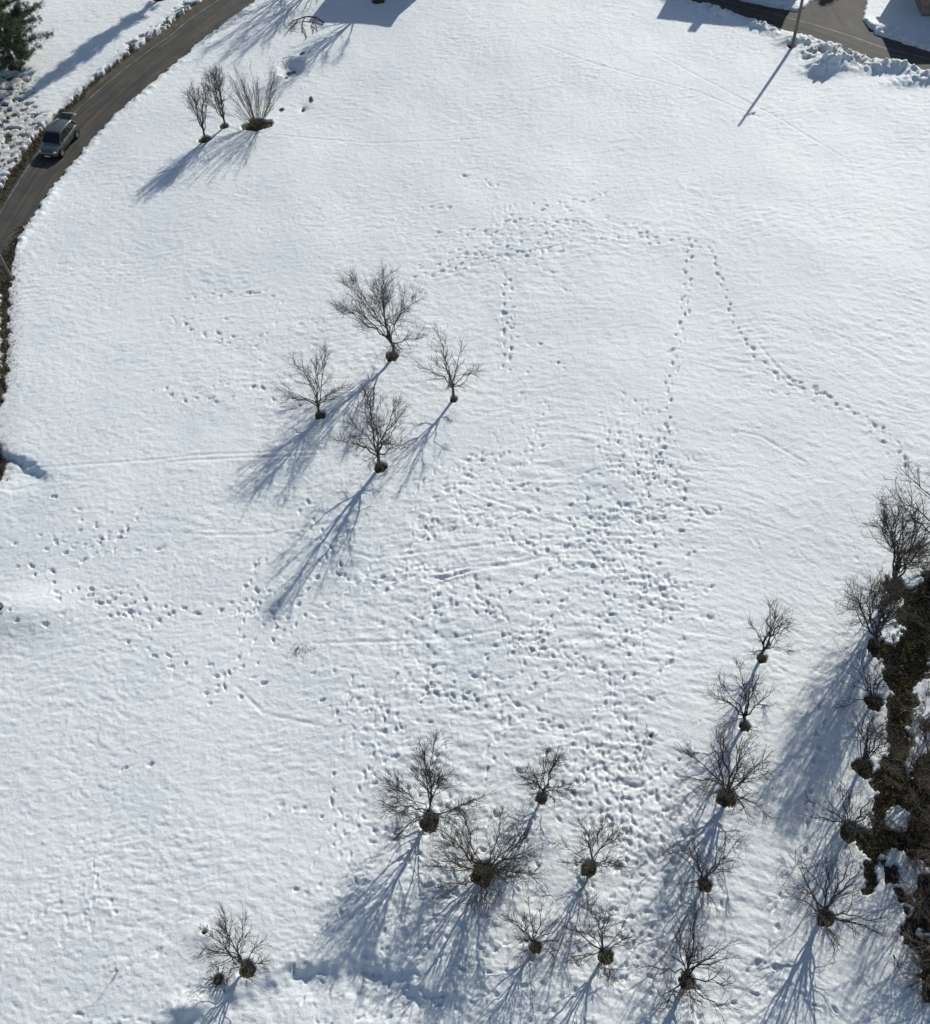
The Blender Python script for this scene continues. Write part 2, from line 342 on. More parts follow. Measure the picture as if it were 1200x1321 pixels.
# wind ripples, lumps
warp = 1.4*gnoise(X/6, Y/6, 71)
rot = R_(-8)*np.ones_like(X) + 0.35*sstep(-2, 22, X)*(1-sstep(25, 60, Y))*-1.0
xr = X*np.cos(rot)+Y*np.sin(rot); yr = -X*np.sin(rot)+Y*np.cos(rot)
rip = gnoise(xr/1.25, (yr+warp)/0.36, 72)+0.8*gnoise(xr/0.6+5, (yr+warp*0.7)/0.19, 73)-0.9*np.abs(gnoise(xr/1.1+9, (yr+warp)/0.42, 74))+.5*gnoise(X/.28, Y/.2, 76)
amp_r = 0.0045+0.013*sstep(-0.35, 0.6, gnoise(X/8, Y/6, 75)) + 0.003*sstep(30, 60, Y)
Z += amp_r*rip
crust = sstep(.30, .42, gnoise(X/.9, (Y+.3*gnoise(X/.8, Y/.8, 79))/.4, 77)+.35*gnoise(X/6, Y/6, 78))
Z += .014*crust
dash = sstep(.34, .52, gnoise(xr/.42+3, (yr+warp*.5)/.15, 87)+.25*gnoise(X/5, Y/4, 88)-.05)
Z -= .020*dash*(.5+.7*sstep(-.2, .5, gnoise(X/11, Y/8, 89)))
Z += .006*(gnoise(xr/.5, (yr+warp)/.17, 91)+gnoise(X/.3, Y/.3, 92))
tramp = np.clip(pxmask([(440,700),(560,620),(800,560),(900,600),(890,800),(860,960),(1000,1100),(1010,1340),(400,1340),(430,1120),(470,960),(420,800)], 3.0)
                + 0.6*pxmask([(280,440),(520,330),(780,240),(800,300),(700,420),(540,560),(440,640),(240,760),(200,560)], 3.0), 0, 1)
near = 1-sstep(14, 45, Y)
lump = fbm(xr/0.75, yr/0.42, 81, 3)
Z += (0.007+0.026*tramp+0.006*near)*lump*(0.6+0.8*sstep(-.3, .5, gnoise(X/3, Y/3, 83)))
Z += (0.03*tramp)*fbm(X/1.6, Y/1.3, 84, 2)
Z += 0.0095*(gnoise(X/.2, Y/.2, 85)+.8*gnoise(xr/.34, yr/.15, 86))*(0.7+.8*tramp)
# smooth pond-like patch
pond = .75*pxmask([(205,548),(240,541),(290,530),(315,536),(326,548),(318,566),(338,577),(300,590),(250,586),(215,592)], 1.1)*(.6+.5*gnoise(X/1.6, Y/1.6, 64)).clip(0, 1)
Z = Z*(1-pond) + (B0-0.05)*pond

# footprints ------------------------------------------------
def stamp(cx, cy, ang, L=0.17, W=0.10, depth=0.11, rim=0.012, deep=False):
    if deep: depth *= 1.7
    L *= .92*rng.uniform(.6, 1.25); W *= .66*rng.uniform(.7, 1.3); depth *= rng.uniform(.25, 1.0)
    i0 = np.searchsorted(yrow, cy-0.6); i1 = np.searchsorted(yrow, cy+0.6)
    if i1-i0 < 2: return
    hw = np.interp(cy, yrow, halfw); mx = np.interp(cy, yrow, midx)
    j0 = np.searchsorted(sc, (cx-0.6-mx)/hw); j1 = np.searchsorted(sc, (cx+0.6-mx)/hw)
    if j1-j0 < 2 or j0 < 6 or j1 > len(sc)-6: return
    dx = X[i0:i1, j0:j1]-cx; dy = Y[i0:i1, j0:j1]-cy
    u = (dx*math.cos(ang)+dy*math.sin(ang))/L; v = (-dx*math.sin(ang)+dy*math.cos(ang))/W
    sx = rng.uniform(0, 90); r = np.sqrt(u*u+v*v)*(1+.55*gnoise(dx/.14+sx, dy/.14+sx, 9))
    Z[i0:i1, j0:j1] += -depth*(1-sstep(0.35, 1.5, r)) + rim*np.exp(-((r-1.6)/0.35)**2)
def trail(pix, step=0.62, depth=0.12, side=0.13, jit=0.05, size=1.0, skip=0.0):
    p = [np.array(q) for q in PP(pix)]; k = 0; carry = 0.0
    for a, b in zip(p[:-1], p[1:]):
        d = b-a; n = np.hypot(*d); u = d/n; t = carry
        while t < n:
            if rng.random() > skip:
                s = side*(1 if k % 2 else -1); q = a+u*t+np.array([-u[1], u[0]])*s+rng.normal(0, jit, 2)
                stamp(q[0], q[1], math.atan2(u[1], u[0])+rng.normal(0, .25), 0.17*size*rng.uniform(.85,1.25), 0.105*size*rng.uniform(.85,1.3), depth*rng.uniform(.6,1.2), deep=True)
            k += 1; t += step*rng.uniform(.85, 1.15)
        carry = t-n
trail([(890,310),(888,345),(884,385),(878,420),(872,450),(868,480),(862,520),(862,555),(855,580),(845,615),(830,640)], .60, .15)
trail([(888,318),(884,400),(868,470),(858,530),(852,575),(840,600)], 1.3, .13, .28)
trail([(920,325),(930,360),(940,395),(955,430),(975,460),(1000,485),(1030,495),(1060,508),(1090,525),(1120,540),(1150,560),(1165,585),(1172,610)], .58, .15, .09)
trail([(990,478),(1015,492),(1045,500),(1070,513)], .42, .14, .2)
trail([(1000,505),(1040,518),(1090,533),(1150,585)], .8, .06, .1, skip=.3)
trail([(825,300),(850,305),(890,310),(905,318),(920,326)], .55, .10, .15)
trail([(825,303),(845,316),(850,316)], .6, .10, .15)
trail([(655,355),(654,390),(657,400),(655,440),(652,480)], .45, .13, .22)
trail([(656,392),(655,430)], .4, .13, .35)
for l in ([(535,352),(560,345),(600,335),(650,328),(700,318),(745,312)], [(535,345),(570,342),(620,322),(660,315)], [(560,305),(600,300),(640,292),(680,287)], [(700,268),(735,272),(770,278)], [(640,288),(690,283),(730,285),(772,290)], [(740,290),(772,296)], [(545,268),(580,266),(620,262)], [(600,225),(625,235),(645,243)], [(690,262),(720,264),(752,258)], [(540,358),(600,346),(660,330),(720,324)]):
    trail(l, .55, .12, .2, .12, 1.0, .15)
trail([(1060,915),(1055,960),(1048,1000),(1046,1050),(1040,1100),(1005,1150),(998,1200),(996,1260)], .75, .12, .12, skip=.15)
trail([(1095,530),(1130,560),(1165,580)], .5, .1, .3, skip=.4)
for l in ([(0,705),(30,704),(60,706),(110,703),(165,700)], [(0,720),(30,728),(60,742),(90,757),(130,765),(180,772),(230,790),(280,785),(330,770),(440,745)], [(60,745),(100,770),(150,778)], [(75,770),(120,772),(160,800)], [(150,830),(200,845),(232,856),(290,870),(345,880)], [(265,888),(285,893),(310,903)], [(130,780),(165,792),(230,795)], [(385,640),(420,700),(440,740)], [(60,800),(110,800)], [(320,755),(345,790),(360,830)], [(0,795),(30,800)], [(70,640),(95,660),(130,680),(165,700)], [(145,1000),(170,995),(205,985)],
          [(210,410),(250,425),(300,440)], [(240,385),(300,380),(360,378)], [(200,500),(260,520),(300,515)], [(330,500),(360,520),(400,520)]):
    trail(l, .6, .12, .2, .1, 1.0, .25)
def cluster(poly, n, chain=(3, 9), depth=.11, heading=None, size=1.0, spread=.7):
    pts = np.array(poly, float); lo = pts.min(0); hi = pts.max(0); k = 0
    while k < n:
        q = lo+rng.random(2)*(hi-lo)
        if not inside(np.array([q[0]]), np.array([q[1]]), pts)[0]: continue
        c = P(*q); a = (rng.uniform(0, 2*math.pi) if heading is None else heading+rng.normal(0, spread))
        for i in range(rng.integers(*chain)):
            s = .13*(1 if i % 2 else -1)
            stamp(c[0]-math.sin(a)*s, c[1]+math.cos(a)*s, a+rng.normal(0, .3), .17*size*rng.uniform(.7,1.35), .105*size*rng.uniform(.7,1.5), depth*rng.uniform(.5,1.3))
            c = c+np.array([math.cos(a), math.sin(a)])*rng.uniform(.4,.75); a += rng.normal(0, .25); k += 1
cluster([(520,690),(600,640),(790,650),(850,560),(880,620),(850,700),(850,800),(830,850),(700,860),(560,830),(470,800),(430,770)], 620, heading=0.2)
cluster([(780,560),(860,545),(880,580),(850,680),(790,690)], 90, heading=1.5)
cluster([(760,640),(850,640),(850,770),(770,770)], 160)
cluster([(430,860),(700,860),(820,850),(860,980),(880,1100),(780,1060),(740,980),(560,930),(440,940)], 330)
cluster([(720,930),(800,920),(880,1010),(870,1130),(800,1110),(760,1010)], 200, heading=-1.1)
cluster([(440,950),(720,960),(800,1110),(880,1150),(870,1330),(420,1330),(440,1120)], 480)
cluster([(880,1240),(1010,1240),(1060,1330),(860,1330)], 70)
cluster([(560,590),(780,600),(740,660),(520,700)], 120, heading=.2)
cluster([(280,690),(440,680),(440,830),(300,830)], 90)
cluster([(540,330),(640,270),(780,250),(790,310),(640,350)], 110, heading=.25)
cluster([(200,370),(430,370),(440,500),(300,530),(200,480)], 70, depth=.08, heading=0, size=.9)
cluster([(580,570),(640,580),(640,610),(560,610)], 30)
cluster([(640,440),(720,440),(760,600),(640,640)], 25)
cluster([(40,680),(180,690),(260,790),(100,800)], 50, heading=-.3)
cluster([(0,1180),(200,1160),(300,1330),(0,1330)], 45, depth=.06)
cluster([(900,560),(1000,540),(1180,700),(1080,1000),(960,900)], 40, depth=.05)
# sledge and ski lines
def groove(pix, w=.07, depth=.06, rim=.02):
    p = np.array(PP(pix)); lo = p.min(0)-1; hi = p.max(0)+1
    m = (X > lo[0]) & (X < hi[0]) & (Y > lo[1]) & (Y < hi[1])
    d, s, f = seg_dist(X[m], Y[m], p)
    tp = np.clip(np.minimum(f, 1-f)/.08, 0, 1)
    Z[m] += tp*(-depth*np.exp(-(d/w)**2) + rim*np.exp(-((d-2.4*w)/w)**2))
for l in ([(550,746),(580,744),(610,734),(660,726),(700,720)], [(562,748),(600,738),(650,730),(690,724)], [(556,740),(590,733),(640,728)]): groove(l, .07, .05)
for l in ([(0,612),(210,592),(260,586),(330,584),(440,578)], [(210,596),(300,591),(420,586)], [(545,362),(590,350),(650,332),(750,310)], [(600,632),(700,668),(790,690)], [(850,690),(700,694),(480,720),(380,690)], [(240,690),(330,690),(440,672)],
          [(640,148),(670,140),(675,135)], [(680,50),(760,80),(900,118),(1000,160)], [(830,60),(1000,150),(1100,210)], [(400,830),(560,826),(650,812)], [(300,170),(480,185),(640,178)],
          [(940,555),(980,562),(1010,580),(1045,600)], [(975,440),(1000,470),(1040,510)], [(380,165),(300,200),(180,230)], [(300,880),(340,920),(430,940)]): groove(l, .08, .034, .010)

# hollow with stones, dug pits and the ploughed heap
def hump(px, py, hgt, rx, ry, lumps=0.0, seed=90):
    c = P(px, py); d = np.sqrt(((X-c[0])/rx)**2+((Y-c[1])/ry)**2)
    m = d < 2.2
    k = np.exp(-(d[m]**2)*1.4)
    Z[m] += hgt*k*(1+lumps*fbm(X[m]/.45, Y[m]/.45, seed, 3))
hump(394, 68, -0.15, .6, .5); hump(392, 140, -0.15, .4, .6)
hump(1072, 84, 1.15, 1.5, 1.1, .35); hump(1055, 92, .45, 1.2, .9, .6, 93); hump(1098, 78, .5, 1.5, .8, .5, 94); hump(1060, 66, .35, 2.0, .7, .6, 95)
hump(1140, 88, .4, 2.6, .7, .6, 97); hump(1185, 104, .35, 2.6, .8, .6, 98); hump(1022, 54, .3, 1.3, .6, .6, 99)
hump(30, 790, .35, 3.0, 1.6); hump(262, 1206, .12, .9, .6); hump(250, 1300, .35, 1.2, .5)

# banks along the roads
dirt = np.zeros_like(Z)
def bank(line, hgt, off, wid, rough, seed, side):
    p = np.array(line); d, s, f = seg_dist(X, Y, p)
    m = (d < off+wid*3.5) & (s*side > 0)
    k = np.exp(-((d[m]-off)/wid)**2)
    nz = fbm(X[m]/.55, Y[m]/.55, seed, 3)
    big = .65+.7*gnoise(X[m]/2.6, Y[m]/2.6, seed+9)
    Z[m] += hgt*k*big*(1+rough*nz)+rough*.05*k*np.abs(nz)
    return m, d
m, d = bank(laneL, .26, .8, .6, .5, 101, -1); dirt[m] = np.maximum(dirt[m], (1-sstep(.2, 1.9, d[m]))*.95)
m, d = bank(laneR, .13, .45, .40, .7, 103, 1); dirt[m] = np.maximum(dirt[m], (1-sstep(.1, .8, d[m]))*.45)
m, d = bank(avB, .42, .80, .70, .8, 105, -1); dirt[m] = np.maximum(dirt[m], (1-sstep(.1, 1.6, d[m]))*.40)
m, d = bank(avT, .35, .90, .80, .8, 107, 1); dirt[m] = np.maximum(dirt[m], (1-sstep(.1, 1.6, d[m]))*.35)
# dirty rough snow left of the lane
rough = pxmask([(-60,110),(30,90),(45,140),(70,165),(30,235),(0,262),(-60,320)], .8)
Z += rough*(.05*fbm(X/.45, Y/.3, 111, 4)); dirt = np.maximum(dirt, rough*.95)
foot = pxmask([(1030,60),(1100,66),(1130,78),(1120,88),(1040,80)], .4); dirt = np.maximum(dirt, foot*.5)
lefty = pxmask([(-60,330),(26,305),(20,350),(16,420),(16,500),(14,545),(24,610),(-60,640)], .9); dirt = np.maximum(dirt, lefty*.55)
dirt = np.maximum(dirt, .35*pxmask([(990,30),(1015,42),(1022,66),(1000,60)], .4))

# where the snow has gone: it dips under the bare ground sheet
Z = np.maximum(Z, B0-.125)
gone = np.zeros_like(Z)
edge_n = .22*fbm(X/.7, Y/.7, 121, 3)+.09*fbm(X/.24, Y/.24, 122, 2)
def melt(poly, grow=0.0, n=1.0, w=.10):
    global gone
    lo = poly.min(0)-3; hi = poly.max(0)+3
    m = (X > lo[0]) & (X < hi[0]) & (Y > lo[1]) & (Y < hi[1])
    s = sdf(X[m], Y[m], poly)-grow+n*edge_n[m]
    gone[m] = np.maximum(gone[m], 1-sstep(-w, w, s))
wide_lane = np.array(laneR + PP([(a-6, b-5) for a, b in LANE_L])[::-1])
melt(wide_lane, .0, 1.1); melt(av_poly, .08, .8); melt(drive_poly, .0, .8)
for dp in ditch_polys: melt(dp, .05, 1.5)
melt(verge_poly, .0, 1.0)
for ix, iy, ir in ISLES:
    c = P(ix, iy); gone *= sstep(ir-.06, ir+.06, np.hypot(X-c[0], Y-c[1])+edge_n*1.2)
pz = rough*sstep(.30, .40, fbm(X/.8, Y/.6, 131, 4)); gone = np.maximum(gone, pz)
rv, _, _ = seg_dist(X, Y, np.array(PP([(262,-10),(225,20),(200,38),(165,62),(160,70)])))
gone = np.maximum(gone, (1-sstep(.5, 1.0, rv))*sstep(.22, .45, fbm(X/.9, Y/.7, 133, 2)))
gone = np.maximum(gone, foot*sstep(.30, .42, fbm(X/.8, Y/.6, 135, 4)))
gone = np.maximum(gone, pxmask([(-60,560),(-4,580),(4,598),(-2,618),(-60,640)], .3))
WELLS = [(t['foot'], t['well'], t['seed']) for t in T]
WELLS += [((332,161), .80, 50), ((20,85), .7, 51), ((207,-2), .6, 52), ((281,1264), .20, 53), ((264,1203), .08, 54), ((840,949), .06, 55), ((1021,60), .28, 56), ((15,359), .2, 57), ((1195,936), .3, 59)]
well_c = []
for (fx, fy), wr, sd in WELLS:
    c = P(fx, fy); well_c.append((c, wr))
    dx = X-c[0]; dy = Y-c[1]; m = (np.abs(dx) < 2.5) & (np.abs(dy) < 2.5)
    if not m.any(): continue
    if sd == 50: dx = dx*.72
    a = np.arctan2(dy[m], dx[m]); r = np.hypot(dx[m], dy[m])
    rr = wr*(1+.28*gnoise(np.cos(a)*1.3+sd*3.7, np.sin(a)*1.3, sd)+.12*gnoise(np.cos(a)*5+sd, np.sin(a)*5, sd+1))
    Z[m] += .025*np.exp(-((r-rr-.15)/.12)**2)
    gone[m] = np.maximum(gone[m], 1-sstep(-.05, .05, r-rr))
Z = Z*(1-gone) + (B0-.45)*gone
Z = np.where((np.abs(X) > 400) | (Y > 500), B0, Z)
# mesh
nr, nc = X.shape
idx = np.arange(nr*nc).reshape(nr, nc)
quads = np.stack([idx[:-1,:-1], idx[:-1,1:], idx[1:,1:], idx[1:,:-1]], -1).reshape(-1, 4)
me = np_mesh('snow', np.stack([X, Y, Z], -1).reshape(-1, 3), [quads])
at = me.attributes.new('dirt', 'FLOAT', 'POINT'); at.data.foreach_set('value', dirt.ravel().astype(np.float32))
tag(link('snow_ground', me, M['snow']), kind='structure')
# bare ground sheet below the snow
gx = np.concatenate([[-900,-400,-150,-80], np.arange(-50, 55, .6), [80,150,400,900]]); gy = np.concatenate([[-500,-200,-60,-20], np.arange(-4, 112, .6), [130,180,300,600,1000]])
GX, GY = np.meshgrid(gx, gy); far = (np.abs(GX) > 60) | (GY > 115) | (GY < -6)
GZ = np.min([base(GX+a, GY+b) for a in (-.5, 0, .5) for b in (-.5, 0, .5)], 0) - .15 + np.where(far, -.3, 0)
gi = np.arange(GX.size).reshape(GX.shape)
me = np_mesh('ground', np.stack([GX, GY, GZ], -1).reshape(-1, 3), [np.stack([gi[:-1,:-1], gi[:-1,1:], gi[1:,1:], gi[1:,:-1]], -1).reshape(-1, 4)])
tag(link('bare_ground', me, M['ground']), kind='structure')

# ------------------------------------------------------------------ roads
def resample(pts, n):
    p = np.array(pts); L = np.concatenate([[0], np.cumsum(np.hypot(*np.diff(p, axis=0).T))]); t = np.linspace(0, L[-1], n)
    return np.stack([np.interp(t, L, p[:, 0]), np.interp(t, L, p[:, 1])], 1), t
def ribbon(name, A, Bl, dz, material, nacross=7, n=160, kind='structure', a=0.0, b=1.0, rag=None):
    pa, ta = resample(A, n); pb, tb = resample(Bl, n)
    vs = []; uv = []
    for k in range(nacross):
        f = a+(b-a)*k/(nacross-1)
        q = pa*(1-f)+pb*f
        if rag is not None: q = q+rag*gnoise(ta[:, None]*2.0+k*3, np.array([[0.3, 7.7]])+f, 7)
        z = base(q[:, 0], q[:, 1])+dz+.03*(1-(2*f-1)**2)
        vs.append(np.column_stack([q, z])); uv.append(np.column_stack([ta, np.full(n, f*4.5)]))
    vs = np.array(vs); uv = np.array(uv).reshape(-1, 2)
    ii = np.arange(nacross*n).reshape(nacross, n)
    q = np.stack([ii[:-1,:-1], ii[:-1,1:], ii[1:,1:], ii[1:,:-1]], -1).reshape(-1, 4)
    me = np_mesh(name, vs.reshape(-1, 3), [q])
    ul = me.uv_layers.new(name='along'); li = np.zeros(len(me.loops), np.int32); me.loops.foreach_get('vertex_index', li)
    ul.data.foreach_set('uv', uv[li].ravel().astype(np.float32))
    o = link(name, me, material)
    nrm = np.zeros(3)
    if me.polygons[0].normal.z < 0: me.flip_normals()
    return tag(o, kind=kind)
ribbon('road', laneR, laneL, -.10, M['asphalt'])
ribbon('cross_road', avB, avT, -.10, M['asphalt'])
M['line'] = mat('worn_white_paint', (0.085,0.078,0.072), 0.7, var=(0.22,0.21,0.195), scale=1.1, detail=9)
ribbon('edge_marking', laneR, laneL, -.094, M['line'], 2, 160, a=.86, b=.893)
ribbon('cross_road_marking', avB, avT, -.094, M['line'], 2, 160, a=.60, b=.635)
c0 = drive_poly.mean(0)
sheet_poly = np.array(PP([(998,36),(1170,74),(1150,-45),(1035,-45)])); c0 = sheet_poly.mean(0)
gu, gv = np.meshgrid(np.linspace(0, 1, 24), np.linspace(0, 1, 40)); gu = gu[..., None]; gv = gv[..., None]
q = (sheet_poly[0]*(1-gu)+sheet_poly[1]*gu)*(1-gv)+(sheet_poly[3]*(1-gu)+sheet_poly[2]*gu)*gv
vs = np.dstack([q, base(q[..., 0], q[..., 1])-.112]).reshape(-1, 3); ii = np.arange(24*40).reshape(40, 24)
me = np_mesh('driveway', vs, [np.stack([ii[:-1,:-1], ii[:-1,1:], ii[1:,1:], ii[1:,:-1]], -1).reshape(-1, 4)])
ul = me.uv_layers.new(name='along')
for l_ in me.loops: ul.data[l_.index].uv = (vs[l_.vertex_index][1]*.6, vs[l_.vertex_index][0]*.6)
if me.polygons[0].normal.z < 0: me.flip_normals()
tag(link('driveway', me, M['asphalt']), kind='structure')

# ------------------------------------------------------------------ blades of grass and litter (nobody could count them)
def blades(name, pts, hgt, wid, material, label, cat, seed, per=1, tilt=.9, kind='stuff'):
    g = np.random.default_rng(seed); pts = np.repeat(np.asarray(pts), per, 0); n = len(pts)
    a = g.uniform(0, 2*np.pi, n); h = hgt*g.uniform(.4, 1.25, n); w = wid*g.uniform(.6, 1.4, n); t = g.uniform(0, tilt, n)
    b = g.uniform(0, 2*np.pi, n); p = pts+np.column_stack([g.normal(0, .06, (n, 2)), np.zeros(n)])
    side = np.column_stack([np.cos(a), np.sin(a), np.zeros(n)])*w[:, None]
    tip = np.column_stack([np.cos(b)*np.sin(t)*h, np.sin(b)*np.sin(t)*h, np.cos(t)*h])
    mid = tip*.55+np.column_stack([np.zeros((n, 2)), .12*h])
    V = np.stack([p-side, p+side, p+mid+side*.7, p+tip, p+mid-side*.7], 1).reshape(-1, 3)
    k = np.arange(n)[:, None]*5
    me = np_mesh(name, V, [np.hstack([k, k+1, k+2, k+4]), np.hstack([k+4, k+2, k+3])], smooth=False)
    return tag(link(name, me, material), label, cat, kind=kind)
def scatter(poly, n, seed, cond=None, dz=-.14):
    g = np.random.default_rng(seed); lo = poly.min(0); hi = poly.max(0); q = lo+g.random((n*4, 2))*(hi-lo)
    q = q[inside(q[:, 0], q[:, 1], poly)]
    if cond is not None: q = q[cond(q[:, 0], q[:, 1])]
    q = q[:n]
    return np.column_stack([q, base(q[:, 0], q[:, 1])+dz])
q = scatter(ditch_polys[0], 15000, 1, lambda x, y: gnoise(x/1.1, y/1.1, 3) > -.15)
blades('ditch_moss', q, .17, .035, M['moss'], 'olive green and brown moss and grass covering the bare ditch at the right', 'ground cover', 1)
q = np.vstack([scatter(ditch_polys[0], 15000, 2, lambda x, y: gnoise(x/1.1, y/1.1, 3) < .15), scatter(ditch_polys[1], 7000, 3), scatter(ditch_polys[2], 250, 4), scatter(ditch_polys[3], 250, 5)])
blades('leaf_litter', q, .13, .05, M['moss_dark'], 'dark brown leaf litter on the bare ground under the thicket', 'leaf litter', 2)
wp = []
for (c, wr) in well_c:
    n = int(520*wr*wr*3.14)+8; g = np.random.default_rng(int(abs(c[0]*977))); a = g.uniform(0, 6.28, n); r = wr*np.sqrt(g.random(n))*1.02
    wp.append(np.column_stack([c[0]+np.cos(a)*r, c[1]+np.sin(a)*r, base(c[0]+np.cos(a)*r, c[1]+np.sin(a)*r)-.14+.05*(1-(r/wr)**2)]))
wp = np.vstack(wp)
blades('patch_grass', wp, .14, .03, M['moss'], 'short brown green grass on the round thawed patches under the trees', 'grass', 3)
tp = []
def strip(pix, n, sp, seed):
    g = np.random.default_rng(seed); p, t = resample(PP(pix), n); return np.column_stack([p+g.normal(0, sp, (n, 2)), np.zeros(n)])
tp = np.vstack([strip([(262,-10),(225,20),(190,46),(160,70),(118,104),(96,130),(72,150)], 1500, .22, 4), strip([(60,165),(28,208),(0,252),(-30,290)], 1600, .28, 5), strip([(0,140),(20,170),(10,200),(0,230)], 500, 1.2, 8),
                strip([(36,290),(22,312),(12,330),(8,400),(8,450),(3,500)], 3200, .38, 6), strip([(-6,575),(-2,590),(0,615)], 900, .45, 7), strip([(1098,70),(1118,80)], 60, .3, 9), strip([(378,839),(399,838)], 120, .16, 10), strip([(10,130),(40,100)], 260, 1.0, 12)])
tp[:, 2] = base(tp[:, 0], tp[:, 1])-.12
blades('verge_grass', tp, .22, .02, M['straw'], 'dry straw coloured grass sticking out along the road verge at the left', 'grass', 6, per=2)

# ------------------------------------------------------------------ bare trees
def tubes(groups, name):
    """groups: dict (npts, sides) -> list of (pts (n,3), radii(n))"""
    VV = []; FF4 = []; FF3 = []; off = 0
    for (n, s), items in groups.items():
        Pn = np.array([i[0] for i in items]); Rn = np.array([i[1] for i in items]); m = len(items)
        tan = np.gradient(Pn, axis=1); tan /= np.linalg.norm(tan, axis=2, keepdims=True)+1e-9
        ref = np.where(np.abs(tan[:, :1, 2:3]) > .9, np.array([1., 0, 0]), np.array([0, 0, 1.]))
        u = np.cross(tan, np.broadcast_to(ref, tan.shape)); u /= np.linalg.norm(u, axis=2, keepdims=True)+1e-9
        v = np.cross(tan, u)
        a = np.arange(s)*2*np.pi/s
        ring = Pn[:, :, None, :]+Rn[:, :, None, None]*(u[:, :, None, :]*np.cos(a)[None, None, :, None]+v[:, :, None, :]*np.sin(a)[None, None, :, None])
        VV.append(ring.reshape(-1, 3))
        ii = np.arange(m*n*s).reshape(m, n, s)+off; off += m*n*s
        A_ = ii[:, :-1, :]; B_ = np.roll(ii, -1, 2)[:, :-1, :]; C_ = np.roll(ii, -1, 2)[:, 1:, :]; D_ = ii[:, 1:, :]
        FF4.append(np.stack([A_, B_, C_, D_], -1).reshape(-1, 4))
    return np_mesh(name, np.vstack(VV), [np.vstack(FF4)])
class Grow:
    def __init__(s, seed): s.g = np.random.default_rng(seed*101+7); s.main = {}; s.fine = {}
    def path(s, p, d, L, n, wig, up, out=None, pull=0.0, env=None):
        pts = [p.copy()]; st = L/(n-1); d = d/np.linalg.norm(d)
        for i in range(n-1):
            d = d+s.g.normal(0, wig, 3)+np.array([0, 0, up]);
            d /= np.linalg.norm(d); p = p+d*st; pts.append(p.copy())
        return np.array(pts), d
    def put(s, tgt, pts, r0, r1, sides):
        t = np.linspace(0, 1, len(pts)); tgt.setdefault((len(pts), sides), []).append((pts, r0+(r1-r0)*t**.8))
def perp(g, d, ang):
    r = g.normal(0, 1, 3); r -= d*(r@d); r /= np.linalg.norm(r); return d*math.cos(ang)+r*math.sin(ang)
